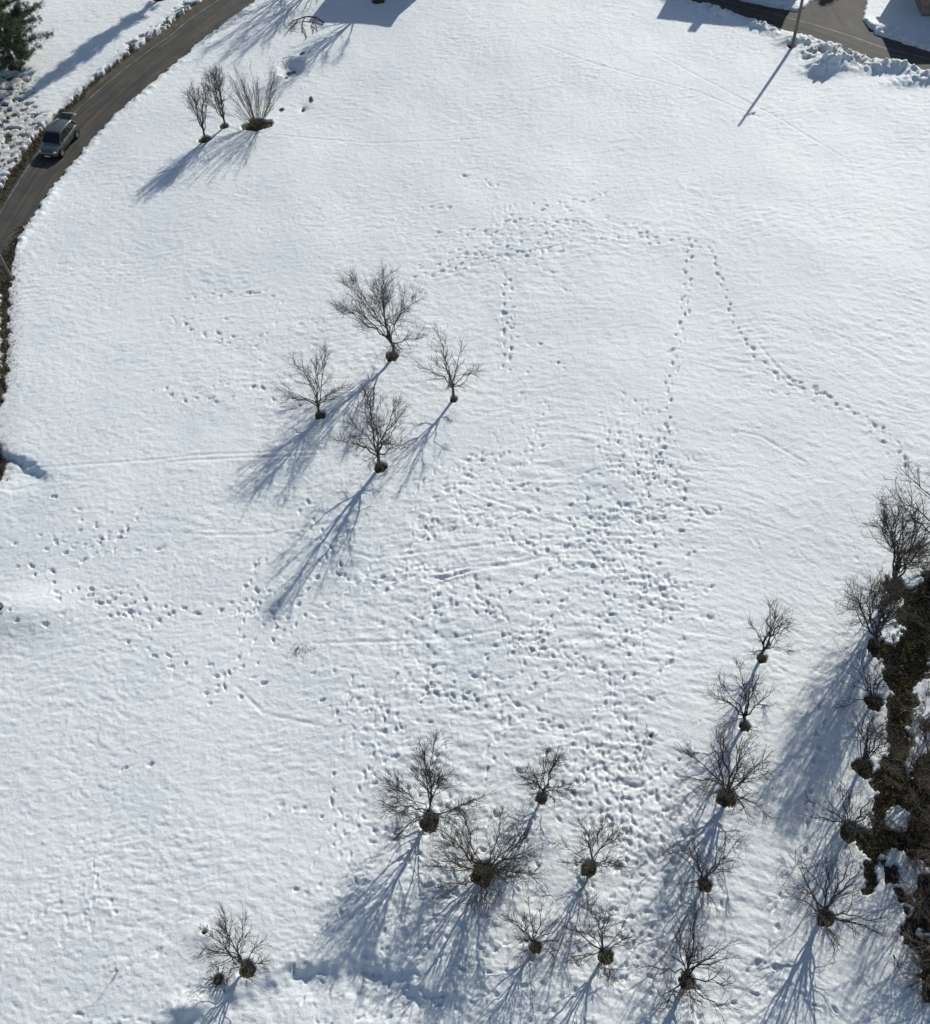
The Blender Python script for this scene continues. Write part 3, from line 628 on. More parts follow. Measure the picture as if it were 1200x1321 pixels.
def bare_tree(t, origin=None):
    c = P(*t['foot']); z0 = float(base(*c)); G = Grow(t['seed']); g = G.g
    h, r, (lx, ly), tf, dens = t['h'], t['r'], t['lean'], t['tf'], t['dens']
    root = empty(t['name'], (c[0], c[1], z0-.12)); tag(root, t['label'], 'tree', t['group'])
    th = h*tf; r0 = (.0145*h+.022)*(1.25 if t['style'] == 'bowl' else 1)
    top = np.array([lx*.35, ly*.35, th+.12])
    kx, ky = g.normal(0, .018*h), g.normal(0, .015*h)
    tr = np.array([top*f+np.array([math.sin(f*3.1)*kx, math.sin(f*3.1)*ky, 0]) for f in np.linspace(0, 1, 7)])
    tr[0, 2] = -.15
    rr = r0*np.array([1.5, 1.15, 1.0, .95, .9, .88, .86])
    G.main.setdefault((7, 8), []).append((tr, rr))
    cen = np.array([lx, ly, h*(.57 if t['style'] != 'bowl' else .52)+.1]); rad = np.array([r, r, h*(.45 if t['style'] != 'bowl' else .48)])
    nl = t['limbs']+6
    lim = []; spread = g.uniform(.95, 1.15); wob = g.uniform(.6, 1.05); steep = g.uniform(.7, 1.35)
    a0 = g.uniform(0, 6.28)
    for k in range(nl):
        az = a0+k*2.3999+g.normal(0, .2)
        if t['style'] == 'upright': inc = g.uniform(.12, .62)
        elif t['style'] == 'bowl': inc = g.uniform(.45, 1.28)
        else: inc = g.uniform(.25, 1.02) if k % 2 else g.uniform(.8, 1.6)
        if k == 0: inc = .12
        inc *= spread
        tgt = cen+rad*np.array([math.cos(az)*math.sin(inc*1.25), math.sin(az)*math.sin(inc*1.25), math.cos(inc*1.25)])*g.uniform(.86, 1.0)
        f = g.uniform(.58, 1.0) if t['style'] != 'bowl' else g.uniform(.35, 1.0)
        st = tr[int(round(f*6))]
        v = tgt-st; L = np.linalg.norm(v); v /= L
        # leave the trunk steeply, then arch to the target
        bend = np.array([0, 0, 1.0])*.22*L*steep*(1 if inc < .9 else .6)
        n = 9; tt = np.linspace(0, 1, n)[:, None]
        pts = st+(tgt-st)*tt+bend*(np.sin(tt*math.pi)*.5)
        wv = np.cumsum(g.normal(0, 1, (n, 3)), 0)*.042*L*wob; wv -= wv[0]; wv *= (1-.4*tt)
        pts = pts+wv
        rl = r0*g.uniform(.32, .55)*(1.3 if k == 0 else 1)
        G.put(G.main, pts, rl, .009, 6); lim.append((pts, rl, L))
    def inside_env(p, k=1.08): return (((p-cen)/rad)**2).sum() < k*k
    for pts, rl, L in lim:
        n2 = max(6, int(round((7.5*dens+1)*L/2.4)))
        for i in range(n2):
            f = g.uniform(.22, .97); q = f*8; i0 = min(int(q), 7); p = pts[i0]*(1-(q-i0))+pts[i0+1]*(q-i0)
            d = pts[i0+1]-pts[i0]; d /= np.linalg.norm(d)
            out = p-cen; out /= np.linalg.norm(out)+1e-6
            d2 = perp(g, d, g.uniform(.45, .95)); d2 = d2+out*.45+np.array([0, 0, .22]); d2 /= np.linalg.norm(d2)
            L2 = L*g.uniform(.28, .55)*(1.15-.6*f)
            b, _ = G.path(p, d2, L2, 6, .16, .04)
            if not inside_env(b[-1], 1.12): b = p+(b-p)*.6
            r2 = max(.011, rl*(1-f*.75)*.55)
            G.put(G.main, b, r2, .0058, 5)
            n3 = max(4, int(round(5.6*dens*L2/.9)))
            for j in range(n3):
                f3 = g.uniform(.15, 1.0); q3 = f3*5; j0 = min(int(q3), 4); p3 = b[j0]*(1-(q3-j0))+b[j0+1]*(q3-j0)
                d3 = b[j0+1]-b[j0]; d3 /= np.linalg.norm(d3); d3 = perp(g, d3, g.uniform(.35, .9))+np.array([0, 0, .25])
                L3 = g.uniform(.28, .75)*(r/2.0)**.5
                c3, _ = G.path(p3, d3, L3, 4, .17, .03)
                G.put(G.fine, c3, .0078, .004, 3)
                for m in range(int(g.integers(0, 3))):
                    f4 = g.uniform(.2, .9)*3; k0 = min(int(f4), 2); p4 = c3[k0]*(1-(f4-k0))+c3[k0+1]*(f4-k0)
                    d4 = c3[k0+1]-c3[k0]; d4 /= np.linalg.norm(d4)
                    c4, _ = G.path(p4, perp(g, d4, g.uniform(.35, .9)), g.uniform(.12, .38), 3, .12, .02)
                    G.put(G.fine, c4, .0052, .0032, 3)
        # extension shoots at the limb tip
        for i in range(3):
            d = pts[-1]-pts[-2]; d /= np.linalg.norm(d)
            c3, _ = G.path(pts[-1], perp(g, d, g.uniform(.05, .5)), g.uniform(.3, .8), 4, .12, .03); G.put(G.fine, c3, .008, .004, 3)
    trunk = {k: v for k, v in G.main.items() if k == (7, 8)}; rest = {k: v for k, v in G.main.items() if k != (7, 8)}
    link('trunk', tubes(trunk, 'trunk'), M[t['bark']], root)
    cr = link('crown', tubes(rest, 'crown'), M[t['bark']], root)
    link('twigs', tubes(G.fine, 'twigs'), M[t['twig']], cr)
    return root
for t in T: bare_tree(t)

# many-stemmed shrubs and saplings
def shrub(foot, h, spread, stems, seed, label, cat, name='bare_shrub', twig='twig_grey', upr=.35, sub=7, group=None, thick=.022, lean=(0, 0)):
    c = P(*foot); root = empty(name, (c[0], c[1], float(base(*c))-.12)); tag(root, label, cat, group)
    G = Grow(seed); g = G.g
    for i in range(stems):
        az = g.uniform(0, 6.28); inc = upr*math.sqrt(g.random())*1.3
        st = np.array([math.cos(az), math.sin(az), 0])*spread*.22*g.random()
        d = np.array([math.cos(az)*math.sin(inc)+lean[0], math.sin(az)*math.sin(inc)+lean[1], math.cos(inc)]); L = h*g.uniform(.7, 1.08)
        p, _ = G.path(st+np.array([0, 0, -.1]), d, L, 8, .035, .01); G.put(G.main, p, thick*g.uniform(.7, 1.2), .006, 5)
        for k in range(sub):
            f = g.uniform(.3, .98)*7; j = min(int(f), 6); q = p[j]*(1-(f-j))+p[j+1]*(f-j); dd = p[j+1]-p[j]; dd /= np.linalg.norm(dd)
            b, _ = G.path(q, perp(g, dd, g.uniform(.2, .5)), h*g.uniform(.12, .3), 4, .06, .03); G.put(G.fine, b, .0075, .004, 3)
            for m in range(2):
                b2, _ = G.path(b[1+m], perp(g, dd, g.uniform(.3, .7)), h*g.uniform(.05, .12), 3, .08, .02); G.put(G.fine, b2, .005, .0035, 3)
    s = link('stems', tubes(G.main, 'stems'), M['bark'], root); link('twigs', tubes(G.fine, 'twigs'), M[twig], s)
    return root
shrub((332,162), 4.3, 1.7, 50, 60, 'fan shaped grey shrub of many upright stems on a wide brown patch near the road', 'shrub', upr=.56, sub=9)
shrub((269,216), 1.9, .3, 2, 61, 'thin single sapling in front of the fan shaped shrub', 'sapling', name='sapling', upr=.1, sub=6, thick=.012)
shrub((840,949), 1.5, .3, 3, 62, 'tiny lone sapling standing in the snow between the lower group and the right row', 'sapling', name='sapling', upr=.3, sub=6, thick=.014)
shrub((281,1264), .7, .8, 26, 63, 'low tufty dark shrub beside the lone tree at the lower left', 'shrub', upr=.9, sub=8, twig='twig_dark', thick=.010)
shrub((155,1249), .9, .2, 2, 64, 'thin reddish twig sticking out of the snow at the lower left', 'sapling', name='sapling', upr=.4, sub=3, twig='twig_brown', thick=.012)
shrub((264,1203), .5, .3, 9, 65, 'short dark stub with twigs up and left of the lone lower tree', 'shrub', upr=.7, sub=4, twig='twig_dark', thick=.012)
gK = 'brown scrub bushes in the ditch'
for i, (f, h, s, lab) in enumerate([((1192,1030),1.9,2.2,'brown tangled bush between the snow island and the right edge'), ((1180,990),1.6,1.8,'brown tangled bush just above the snow island at the right'),
        ((1175,1085),1.3,1.5,'low brown bush just below the snow island at the right'), ((1200,1150),1.8,2.0,'dark bush at the right edge beside the shaded snow tongue'),
        ((1204,748),1.2,1.3,'brown bush at the right edge at the far end of the ditch'), ((1198,915),1.2,1.3,'small grey bush at the right edge beyond the narrow ditch'), ((1204,1255),1.6,1.8,'dark bush at the lower right edge above the blue shaded snow')]):
    shrub(f, h, s, 46, 70+i, lab, 'bush', name='scrub_bush', upr=1.05, sub=10, twig='twig_brown', group=gK, thick=.012)

# fallen branch, stones, stump, twig on the snow
def fallen():
    G = Grow(91); a = [V3(418,31,.10), V3(409,26,.22), V3(402,25,.25), V3(394,25,.22), V3(386,27,.18), V3(378,29,.12), V3(372,33,.08)]
    o = a[0].copy(); root = empty('fallen_branch', (o.x, o.y, o.z-.1)); tag(root, 'dark fallen branch with hooked side limbs lying at the edge of the house shadow', 'branch')
    l = lambda v: np.array(v-Vector((o.x, o.y, o.z-.1)))
    G.put(G.main, np.array([l(v) for v in a]), .085, .035, 6)
    for q in ([(394,25,.22),(391,31,.16),(391,37,.1),(390,44,.06)], [(407,26,.2),(404,31,.2),(405,38,.1),(404,44,.05)], [(391,37,.1),(394,42,.1),(396,49,.05),(392,53,.03)], [(386,27,.18),(377,36,.1),(371,42,.06),(366,47,.03)], [(404,31,.2),(409,36,.1),(409,39,.05),(410,41,.03)]):
        G.put(G.main, np.array([l(V3(*v)) for v in q]), .05, .018, 5)
    g = G.g
    for i in range(26):
        q = l(V3(378+g.uniform(-8, 8), 36+g.uniform(-6, 10), .08)); b, _ = G.path(q, np.array([g.normal(), g.normal(), .1]), g.uniform(.5, 1.4), 4, .15, 0); G.put(G.fine, b, .013, .006, 3)
    s = link('limbs', tubes(G.main, 'limbs'), M['bark_dark'], root); link('twigs', tubes(G.fine, 'twigs'), M['twig'], s)
fallen()
def twiglet(a, b, seed, label, r=.03):
    A, Bv = V3(*a), V3(*b); G = Grow(seed); root = empty('fallen_twig', A); tag(root, label, 'twig', 'fallen twigs')
    q = np.array(Bv-A); p = np.array([q*f+np.array([0, 0, .05+.08*math.sin(3.1*f)])+G.g.normal(0, .02, 3) for f in np.linspace(0, 1, 5)])
    G.put(G.main, p, r, r*.4, 5); b2, _ = G.path(p[2], perp(G.g, q/np.linalg.norm(q), .7), np.linalg.norm(q)*.4, 4, .1, 0); G.put(G.main, b2, r*.6, r*.25, 5)
    link('stem', tubes(G.main, 'stem'), M['bark_dark'], root)
twiglet((364,77), (382,76), 1, 'thin twig lying on the snow above the dark hollow')
twiglet((1153,1232), (1160,1250), 2, 'thin dark stick lying alone on the snow at the lower right', .025)
twiglet((370,90), (381,80), 3, 'dark stick leaning across the shaded hollow with stones')
def stone(px, py, s, seed, label, group='dark stones in the snow near the shrub', sq=(1, 1, .55)):
    bm = bmesh.new(); bmesh.ops.create_icosphere(bm, subdivisions=3, radius=1)
    for v in bm.verts:
        n = v.co.copy(); k = 1+.35*float(gnoise(n.x*1.3+seed, n.y*1.3+n.z, seed))+.12*float(gnoise(n.x*4+seed, n.y*4+n.z*3, seed+1))
        v.co = Vector((n.x*s*sq[0]*k, n.y*s*sq[1]*k, n.z*s*sq[2]*k))
    me = bpy.data.meshes.new('stone'); bm.to_mesh(me); bm.free()
    for p in me.polygons: p.use_smooth = True
    c = P(px, py)
    zi = np.searchsorted(yrow, c[1]); ji = np.searchsorted(sc, (c[0]-np.interp(c[1], yrow, midx))/np.interp(c[1], yrow, halfw))
    o = link('stone', me, M['stone'], loc=(c[0], c[1], Z[zi, ji]+s*.15)); o.rotation_euler.z = seed
    tag(o, label, 'stone', group); return o
stone(373, 95, .22, 1, 'dark stone at the bottom of the shaded snow hollow'); stone(379, 94, .17, 2, 'smaller dark stone beside the one in the shaded hollow')
stone(370, 101, .13, 3, 'small stone just in front of the shaded hollow'); stone(390, 68, .34, 4, 'flat dark stone behind the hollow, below the fallen branch', sq=(1, .35, .35))
stone(402, 128, .32, 5, 'flat dark stone to the right of the fan shaped shrub', sq=(1, .4, .4)); stone(392, 140, .28, 6, 'narrow dark stone between the flat stone and the fan shaped shrub', sq=(.45, 1, .5)); stone(364, 141, .2, 7, 'half buried stone close to the fan shaped shrub')
def stump(px, py):
    c = V3(px, py, -.1); root = empty('tree_stump', c); tag(root, 'dark cut tree stump at the left edge of the field', 'stump')
    G = Grow(3); p = np.array([[0, 0, -.1], [0, 0, .1], [.02, 0, .3], [.02, .02, .5]]); G.main[(4, 14)] = [(p, np.array([.36, .28, .25, .24]))]
    me = tubes(G.main, 'trunk'); link('trunk', me, M['bark_dark'], root)
    bm = bmesh.new(); bmesh.ops.create_cone(bm, cap_ends=True, segments=14, radius1=.245, radius2=.225, depth=.03); m2 = bpy.data.meshes.new('cut_top'); bm.to_mesh(m2); bm.free()
    link('cut_top', m2, M['bark_pale'], root, (.02, .02, .5))
stump(1, 787)

# ------------------------------------------------------------------ evergreens
def pine(foot, h, seed, label, tf=.14, r=1.9, n=420, lean=(0, 0)):
    c = P(*foot); root = empty('pine_tree', (c[0], c[1], float(base(*c))-.12)); tag(root, label, 'tree', 'evergreen trees by the road')
    G = Grow(seed); g = G.g
    tr = np.array([[lean[0]*f, lean[1]*f, h*.93*f-.1] for f in np.linspace(0, 1, 9)]); tr[1:, :2] += g.normal(0, .05, (8, 2))
    G.main[(9, 9)] = [(tr, np.linspace(.20, .03, 9))]
    tk = link('trunk', tubes(G.main, 'trunk'), M['bark_pale'], root)
    G2 = {}; V = []; nb = 84
    for i in range(nb):
        f = tf+(1-tf)*(i/nb)**.9; az = i*2.399+g.normal(0, .3); L = r*(1-((f-.45)/.62)**2 if f > .45 else .72+.6*(f-tf))*g.uniform(.65, 1.15)
        L = max(L, .35); p0 = np.array([np.interp(f*8, np.arange(9), tr[:, k]) for k in range(3)])
        b, _ = G.path(p0, np.array([math.cos(az), math.sin(az), g.uniform(-.05, .55)]), L, 6, .12, .03)
        G2.setdefault((6, 5), []).append((b, np.linspace(.035, .008, 6)))
        for k in range(int(10+22*L)):
            q = g.uniform(.25, 1.05)*5; j = min(int(q), 4); pp = b[j]*(1-(q-j))+b[j+1]*(q-j)+g.normal(0, .13, 3)
            V.append(pp)
    limbs = link('limbs', tubes(G2, 'limbs'), M['bark_dark'], root)
    V = np.array(V); m = 26; n = len(V)*m; ctr = np.repeat(V, m, 0)+g.normal(0, .075, (n, 3)); d = g.normal(0, 1, (n, 3)); d[:, 2] = np.abs(d[:, 2])*.6; d /= np.linalg.norm(d, axis=1, keepdims=True)
    s = np.cross(d, g.normal(0, 1, (n, 3))); s /= np.linalg.norm(s, axis=1, keepdims=True); L = g.uniform(.08, .18, n)[:, None]; w = .014
    VV = np.stack([ctr-s*w, ctr+s*w, ctr+d*L], 1).reshape(-1, 3); k = np.arange(n)[:, None]*3
    link('crown', np_mesh('crown', VV, [np.hstack([k, k+1, k+2])], smooth=False), M['needles'], root)
pine((20,85), 6.4, 81, 'dark green pine with pale trunk at the upper left corner', r=4.1, tf=.07, lean=(-.3, .3))
pine((207,-1), 10.5, 82, 'dark evergreen at the upper edge just left of the curved road', tf=.12, r=1.3)
pine((1100,-52), 5.0, 83, 'dark evergreen beside the driveway beyond the upper edge', tf=.2, r=1.7)

# ------------------------------------------------------------------ poles
def pole(foot, h, label, arm, rad=.14, arm_rot=.3):
    c = V3(*foot); root = empty('utility_pole', (c.x, c.y, c.z-.2)); tag(root, label, 'pole', 'wooden utility poles')
    G = Grow(5); G.main[(6, 12)] = [(np.array([[0, 0, z] for z in np.linspace(-.1, h, 6)]), np.linspace(rad, rad*.72, 6))]
    link('shaft', tubes(G.main, 'shaft'), M['wood'], root)
    bm = bmesh.new(); bmesh.ops.create_cone(bm, cap_ends=True, segments=12, radius1=rad*.76, radius2=rad*.3, depth=.12); me = bpy.data.meshes.new('cap'); bm.to_mesh(me); bm.free(); link('cap', me, M['metal'], root, (0, 0, h+.05))
    if arm:
        bm = bmesh.new(); bmesh.ops.create_cube(bm, size=1); bmesh.ops.scale(bm, vec=(1.0, .09, .11), verts=bm.verts); bmesh.ops.bevel(bm, geom=bm.edges[:], offset=.01, segments=1, affect='EDGES')
        me = bpy.data.meshes.new('crossarm'); bm.to_mesh(me); bm.free(); a = link('crossarm', me, M['wood'], root, (.15, -.13, h-1.0)); a.rotation_euler.z = arm_rot
        for x in (-.42, .0, .42):
            bm = bmesh.new(); bmesh.ops.create_cone(bm, cap_ends=True, segments=10, radius1=.045, radius2=.03, depth=.14); me = bpy.data.meshes.new('insulator'); bm.to_mesh(me); bm.free(); link('insulator', me, M['ceramic'], a, (x, 0, .125))
pole((1022,61), 7.0, 'wooden utility pole at the upper right beside the cross road', True)
pole((15,360), 6.5, 'wooden pole at the left edge beside the curved road verge', False, .12)

# ------------------------------------------------------------------ car
def build_car():
    paint = mat('grey_car_paint', (0.12,0.128,0.126), 0.28, 0.5); paint.node_tree.nodes['Principled BSDF'].inputs['Coat Weight'].default_value = .6
    glass = mat('tinted_glass', (0.012,0.015,0.018), 0.06); trim = mat('black_trim', (0.02,0.02,0.02), .6)
    rub = mat('tyre_rubber', (0.018,0.018,0.018), .85); alloy = mat('alloy_rim', (0.42,0.42,0.43), .35, .8)
    lampm = mat('headlamp_lens', (0.45,0.46,0.48), .1); redm = mat('tail_lens', (0.28,0.01,0.01), .15); inter = mat('dark_interior', (0.03,0.03,0.032), .9)
    plate = mat('number_plate', (0.7,0.7,0.68), .5)
    lf, lr = P(80.5,201), P(100,176)                       # contact points of the two left wheels
    hd = (lf-lr); hd /= np.hypot(*hd); left = np.array([-hd[1], hd[0]])
    ctr = (lf+lr)/2-left*.78
    root = empty('parked_car', (ctr[0], ctr[1], float(base(*ctr))-.075), math.atan2(hd[1], hd[0])); root.scale = (.96, .97, .97)
    tag(root, 'grey hatchback car stopped on the curved road with its tailgate open', 'car')
    # stations: x (front +), half width, sill z, shoulder z, centre top z
    S = [(2.06,.55,.34,.55,.60),(1.98,.74,.24,.66,.72),(1.75,.84,.22,.76,.84),(1.30,.88,.20,.84,.95),(.85,.89,.20,.90,1.02),(.3,.89,.20,.93,1.0),(-.4,.89,.20,.95,1.0),(-1.1,.89,.20,.97,1.0),(-1.55,.87,.22,.98,1.0),(-1.88,.82,.26,.98,1.0),(-2.02,.76,.34,.90,.92)]
    rings = []
    for x, w, zs, zh, zt in S:
        pts = [(0, zs), (w*.80, zs), (w*.96, zs+.08), (w, (zs+zh)*.5), (w*.985, zh-.12), (w*.93, zh), (w*.62, zh+(zt-zh)*.72), (0, zt)]
        rings.append([(x, y, z) for y, z in pts]+[(x, -y, z) for y, z in pts[-2:0:-1]])
    V = [v for r in rings for v in r]; n = len(rings[0]); Fc = []
    for i in range(len(rings)-1):
        for j in range(n): Fc.append((i*n+j, i*n+(j+1) % n, (i+1)*n+(j+1) % n, (i+1)*n+j))
    Fc += [tuple(range(n)), tuple(range(len(V)-1, len(V)-n-1, -1))]
    def mk(name, V, Fc, m, par, sub=0, sm=True, bev=0):
        me = bpy.data.meshes.new(name); me.from_pydata(V, [], Fc); me.update(); bm = bmesh.new(); bm.from_mesh(me); bmesh.ops.recalc_face_normals(bm, faces=bm.faces); bm.to_mesh(me); bm.free()
        for p in me.polygons: p.use_smooth = sm
        o = link(name, me, m, par)
        if bev: b = o.modifiers.new('b', 'BEVEL'); b.width = bev; b.segments = 2
        if sub: s = o.modifiers.new('s', 'SUBSURF'); s.levels = sub; s.render_levels = sub
        return o
    body = mk('body', V, Fc, paint, root, 2)
    # wheel arches: dark discs set in the sides
    # cabin: roof with pillars, glass set between
    gx = [(1.02,.70,.98),(.38,.60,1.43),(-.2,.61,1.49),(-1.0,.60,1.47),(-1.58,.55,1.38),(-1.95,.66,1.0)]
    wl = [.80,.82,.83,.82,.80,.72]; zl = [.93,.95,.96,.97,.98,.97]
    cab = []
    for (x, w, z), wb, zb in zip(gx, wl, zl): cab.append((x, w, z, wb, zb))
    V = []; Fc = []
    for (x, w, z, wb, zb) in cab[:-1]:
        V += [(x, wb, zb), (x, w, z-.02), (x, w*.6, z+.03), (x, 0, z+.045), (x, -w*.6, z+.03), (x, -w, z-.02), (x, -wb, zb)]
    for i in range(len(cab)-2):
        for j in range(6): Fc.append((i*7+j, i*7+j+1, (i+1)*7+j+1, (i+1)*7+j))
    e = (len(cab)-2)*7; Fc += [tuple(range(7)), tuple(e+k for k in range(6, -1, -1))]
    mk('cabin_shell', V, Fc, inter, root, 0, False)
    # roof panel and rails
    V = []; Fc = []
    rs = [(.40,.60,1.445),(.1,.61,1.49),(-.4,.615,1.515),(-1.0,.605,1.50),(-1.56,.56,1.42)]
    for x, w, z in rs: V += [(x, w+.035, z-.05), (x, w, z+.0), (x, w*.55, z+.03), (x, 0, z+.042), (x, -w*.55, z+.03), (x, -w, z), (x, -w-.035, z-.05)]
    for i in range(len(rs)-1):
        for j in range(6): Fc.append((i*7+j, i*7+j+1, (i+1)*7+j+1, (i+1)*7+j))
    roof = mk('roof', V, Fc, paint, root, 1)
    so = roof.modifiers.new('t', 'SOLIDIFY'); so.thickness = .03
    # windscreen
    def sheet(name, q, m, par, off=.012):
        q = [Vector(v) for v in q]; nn = (q[1]-q[0]).cross(q[3]-q[0]).normalized(); 
        V = [tuple(v+nn*off) for v in q]+[tuple(v-nn*off) for v in q]
        k = len(q); Fc = [tuple(range(k)), tuple(range(2*k-1, k-1, -1))]+[(i, (i+1) % k, k+(i+1) % k, k+i) for i in range(k)]
        return mk(name, V, Fc, m, par, 0, False, .006)
    sheet('windscreen', [(1.03,.74,1.0),(1.03,-.74,1.0),(.43,-.58,1.455),(.43,.58,1.455)], glass, root)
    for s in (1, -1):
        sheet('side_window', [(.80,s*.822,.98),(.34,s*.647,1.40),(-.33,s*.652,1.435),(-.33,s*.845,.985)], glass, root)
        sheet('side_window', [(-.40,s*.845,.99),(-.40,s*.652,1.435),(-1.02,s*.645,1.42),(-1.14,s*.835,1.0)], glass, root)
        sheet('side_window', [(-1.22,s*.835,1.0),(-1.10,s*.643,1.41),(-1.46,s*.61,1.36),(-1.62,s*.80,1.01)], glass, root)
        # pillars and window surround
        G = Grow(1); G.main[(6, 6)] = [(np.array([(1.05, s*.80, .95), (.72, s*.745, 1.20), (.40, s*.655, 1.425), (-.4, s*.665, 1.475), (-1.1, s*.655, 1.46), (-1.58, s*.61, 1.39)]), np.full(6, .042))]
        G.main[(3, 6)] = [(np.array([(-1.56, s*.61, 1.39), (-1.72, s*.71, 1.18), (-1.88, s*.78, .96)]), np.full(3, .075)), (np.array([(-.37, s*.862, .97), (-.37, s*.76, 1.23), (-.37, s*.665, 1.44)]), np.full(3, .028)), (np.array([(-1.17, s*.85, .98), (-1.12, s*.74, 1.23), (-1.07, s*.655, 1.44)]), np.full(3, .03))]
        link('roof_pillars', tubes(G.main, 'pillars'), paint, root)
        # mirror
        bm = bmesh.new(); bmesh.ops.create_uvsphere(bm, u_segments=14, v_segments=8, radius=1); bmesh.ops.scale(bm, vec=(.07,.11,.075), verts=bm.verts); me = bpy.data.meshes.new('mirror'); bm.to_mesh(me); bm.free()
        for p in me.polygons: p.use_smooth = True
        link('mirror', me, paint, root, (.72, s*.95, 1.0))
        # lamps
        for nm, x, y, z, sc_, m in (('headlight', 1.88, .62, .66, (.13,.17,.07), lampm), ('tail_light', -1.93, .68, .84, (.08,.11,.13), redm)):
            bm = bmesh.new(); bmesh.ops.create_uvsphere(bm, u_segments=14, v_segments=8, radius=1); bmesh.ops.scale(bm, vec=sc_, verts=bm.verts); me = bpy.data.meshes.new(nm); bm.to_mesh(me); bm.free()
            for p in me.polygons: p.use_smooth = True
            link(nm, me, m, root, (x, s*y, z))
        # door seams and handles
        for x in (.72, -.37, -1.20):
            bm = bmesh.new(); bmesh.ops.create_cube(bm, size=1); bmesh.ops.scale(bm, vec=(.012, .012, .55), verts=bm.verts); me = bpy.data.meshes.new('door_seam'); bm.to_mesh(me); bm.free(); link('door_seam', me, trim, root, (x, s*.892, .62))
        for x in (-.2, -1.0):
            bm = bmesh.new(); bmesh.ops.create_cube(bm, size=1); bmesh.ops.scale(bm, vec=(.17, .03, .03), verts=bm.verts); bmesh.ops.bevel(bm, geom=bm.edges[:], offset=.008, segments=1, affect='EDGES'); me = bpy.data.meshes.new('door_handle'); bm.to_mesh(me); bm.free(); link('door_handle', me, paint, root, (x, s*.893, .84))
    # wheels
    for x in (1.30, -1.30):
        for s in (1, -1):
            w = empty('wheel', (x, s*.80, .315)); w.parent = root
            V = []; Fc = []; pr = [(-.10,.20),(-.10,.29),(-.07,.315),(.07,.315),(.10,.29),(.10,.20)]; k = 28
            for i in range(k):
                a = i*2*math.pi/k
                for y, r in pr: V.append((math.cos(a)*r, y, math.sin(a)*r))
            for i in range(k):
                for j in range(6): Fc.append((i*6+j, i*6+(j+1) % 6, ((i+1) % k)*6+(j+1) % 6, ((i+1) % k)*6+j))
            mk('tyre', V, Fc, rub, w)
            V = [(0, s*.085, 0)]; Fc = []
            for i in range(20):
                a = i*2*math.pi/20; r = .205; V.append((math.cos(a)*r, s*(.095 if i % 4 < 2 else .07), math.sin(a)*r))
            for i in range(20): Fc.append((0, i+1, (i+1) % 20+1))
            rim = mk('rim', V, Fc, alloy, w, 0, False); rim.modifiers.new('t', 'SOLIDIFY').thickness = .03
            # arch
            V = []; Fc = []
            for i in range(17):
                a = math.pi*(-.06+1.12*i/16)
                for r, y in ((.33,.885),(.395,.885),(.395,.915),(.33,.905)): V.append((x+math.cos(a)*r, s*y, .315+math.sin(a)*r))
            for i in range(16):
                for j in range(4): Fc.append((i*4+j, i*4+(j+1) % 4, (i+1)*4+(j+1) % 4, (i+1)*4+j))
            mk('wheel_arch', V, Fc, trim, root)
            V = [(x, s*.893, .33)]+[(x+math.cos(a)*.335, s*.893, .315+math.sin(a)*.335) for a in np.linspace(-.1, math.pi+.1, 18)]
            o = mk('wheel_well', V, [(0, i, i+1) for i in range(1, 18)], inter, root, 0, False); o.modifiers.new('t', 'SOLIDIFY').thickness = .008
            w.location.y = s*.835
    # bumper strip, grille, plate
    for nm, x, y, z, d, m in (('grille', 2.045, 0, .50, (.03,.85,.12), trim), ('front_plate', 2.085, 0, .40, (.02,.5,.11), plate), ('bonnet_seam', 1.02, 0, 1.035, (.03,1.30,.012), trim), ('wiper', 1.05, .2, 1.03, (.03,.6,.02), trim), ('rear_bumper', -2.03, 0, .42, (.12,1.35,.22), trim), ('boot_opening', -1.93, 0, .98, (.22,1.20,.05), inter)):
        bm = bmesh.new(); bmesh.ops.create_cube(bm, size=1); bmesh.ops.scale(bm, vec=d, verts=bm.verts); me = bpy.data.meshes.new(nm); bm.to_mesh(me); bm.free(); link(nm, me, m, root, (x, y, z))
    # raised tailgate hinged at the rear of the roof
    tg = empty('tailgate', (-1.60, 0, 1.44)); tg.parent = root; tg.rotation_euler.y = R_(4)
    V = []; Fc = []; rs = [(0,.54,0),(-.30,.60,.035),(-.62,.65,.03),(-.90,.68,-.06),(-1.06,.66,-.22)]
    for x, w, z in rs: V += [(x, w, z-.03), (x, w*.85, z+.01), (x, 0, z+.035), (x, -w*.85, z+.01), (x, -w, z-.03)]
    for i in range(len(rs)-1):
        for j in range(4): Fc.append((i*5+j, i*5+j+1, (i+1)*5+j+1, (i+1)*5+j))
    o = mk('tailgate_panel', V, Fc, paint, tg, 1); o.modifiers.new('t', 'SOLIDIFY').thickness = .05
    sheet('rear_window', [(-.08,.46,.05),(-.08,-.46,.05),(-.60,-.54,.085),(-.60,.54,.085)], glass, tg, .02)
    for s in (1, -1):
        G = Grow(1); G.main[(2, 6)] = [(np.array([(-1.72, s*.66, 1.15), (-2.0, s*.60, 1.50)]), np.full(2, .012))]
        link('gas_strut', tubes(G.main, 'strut'), trim, root)
build_car()

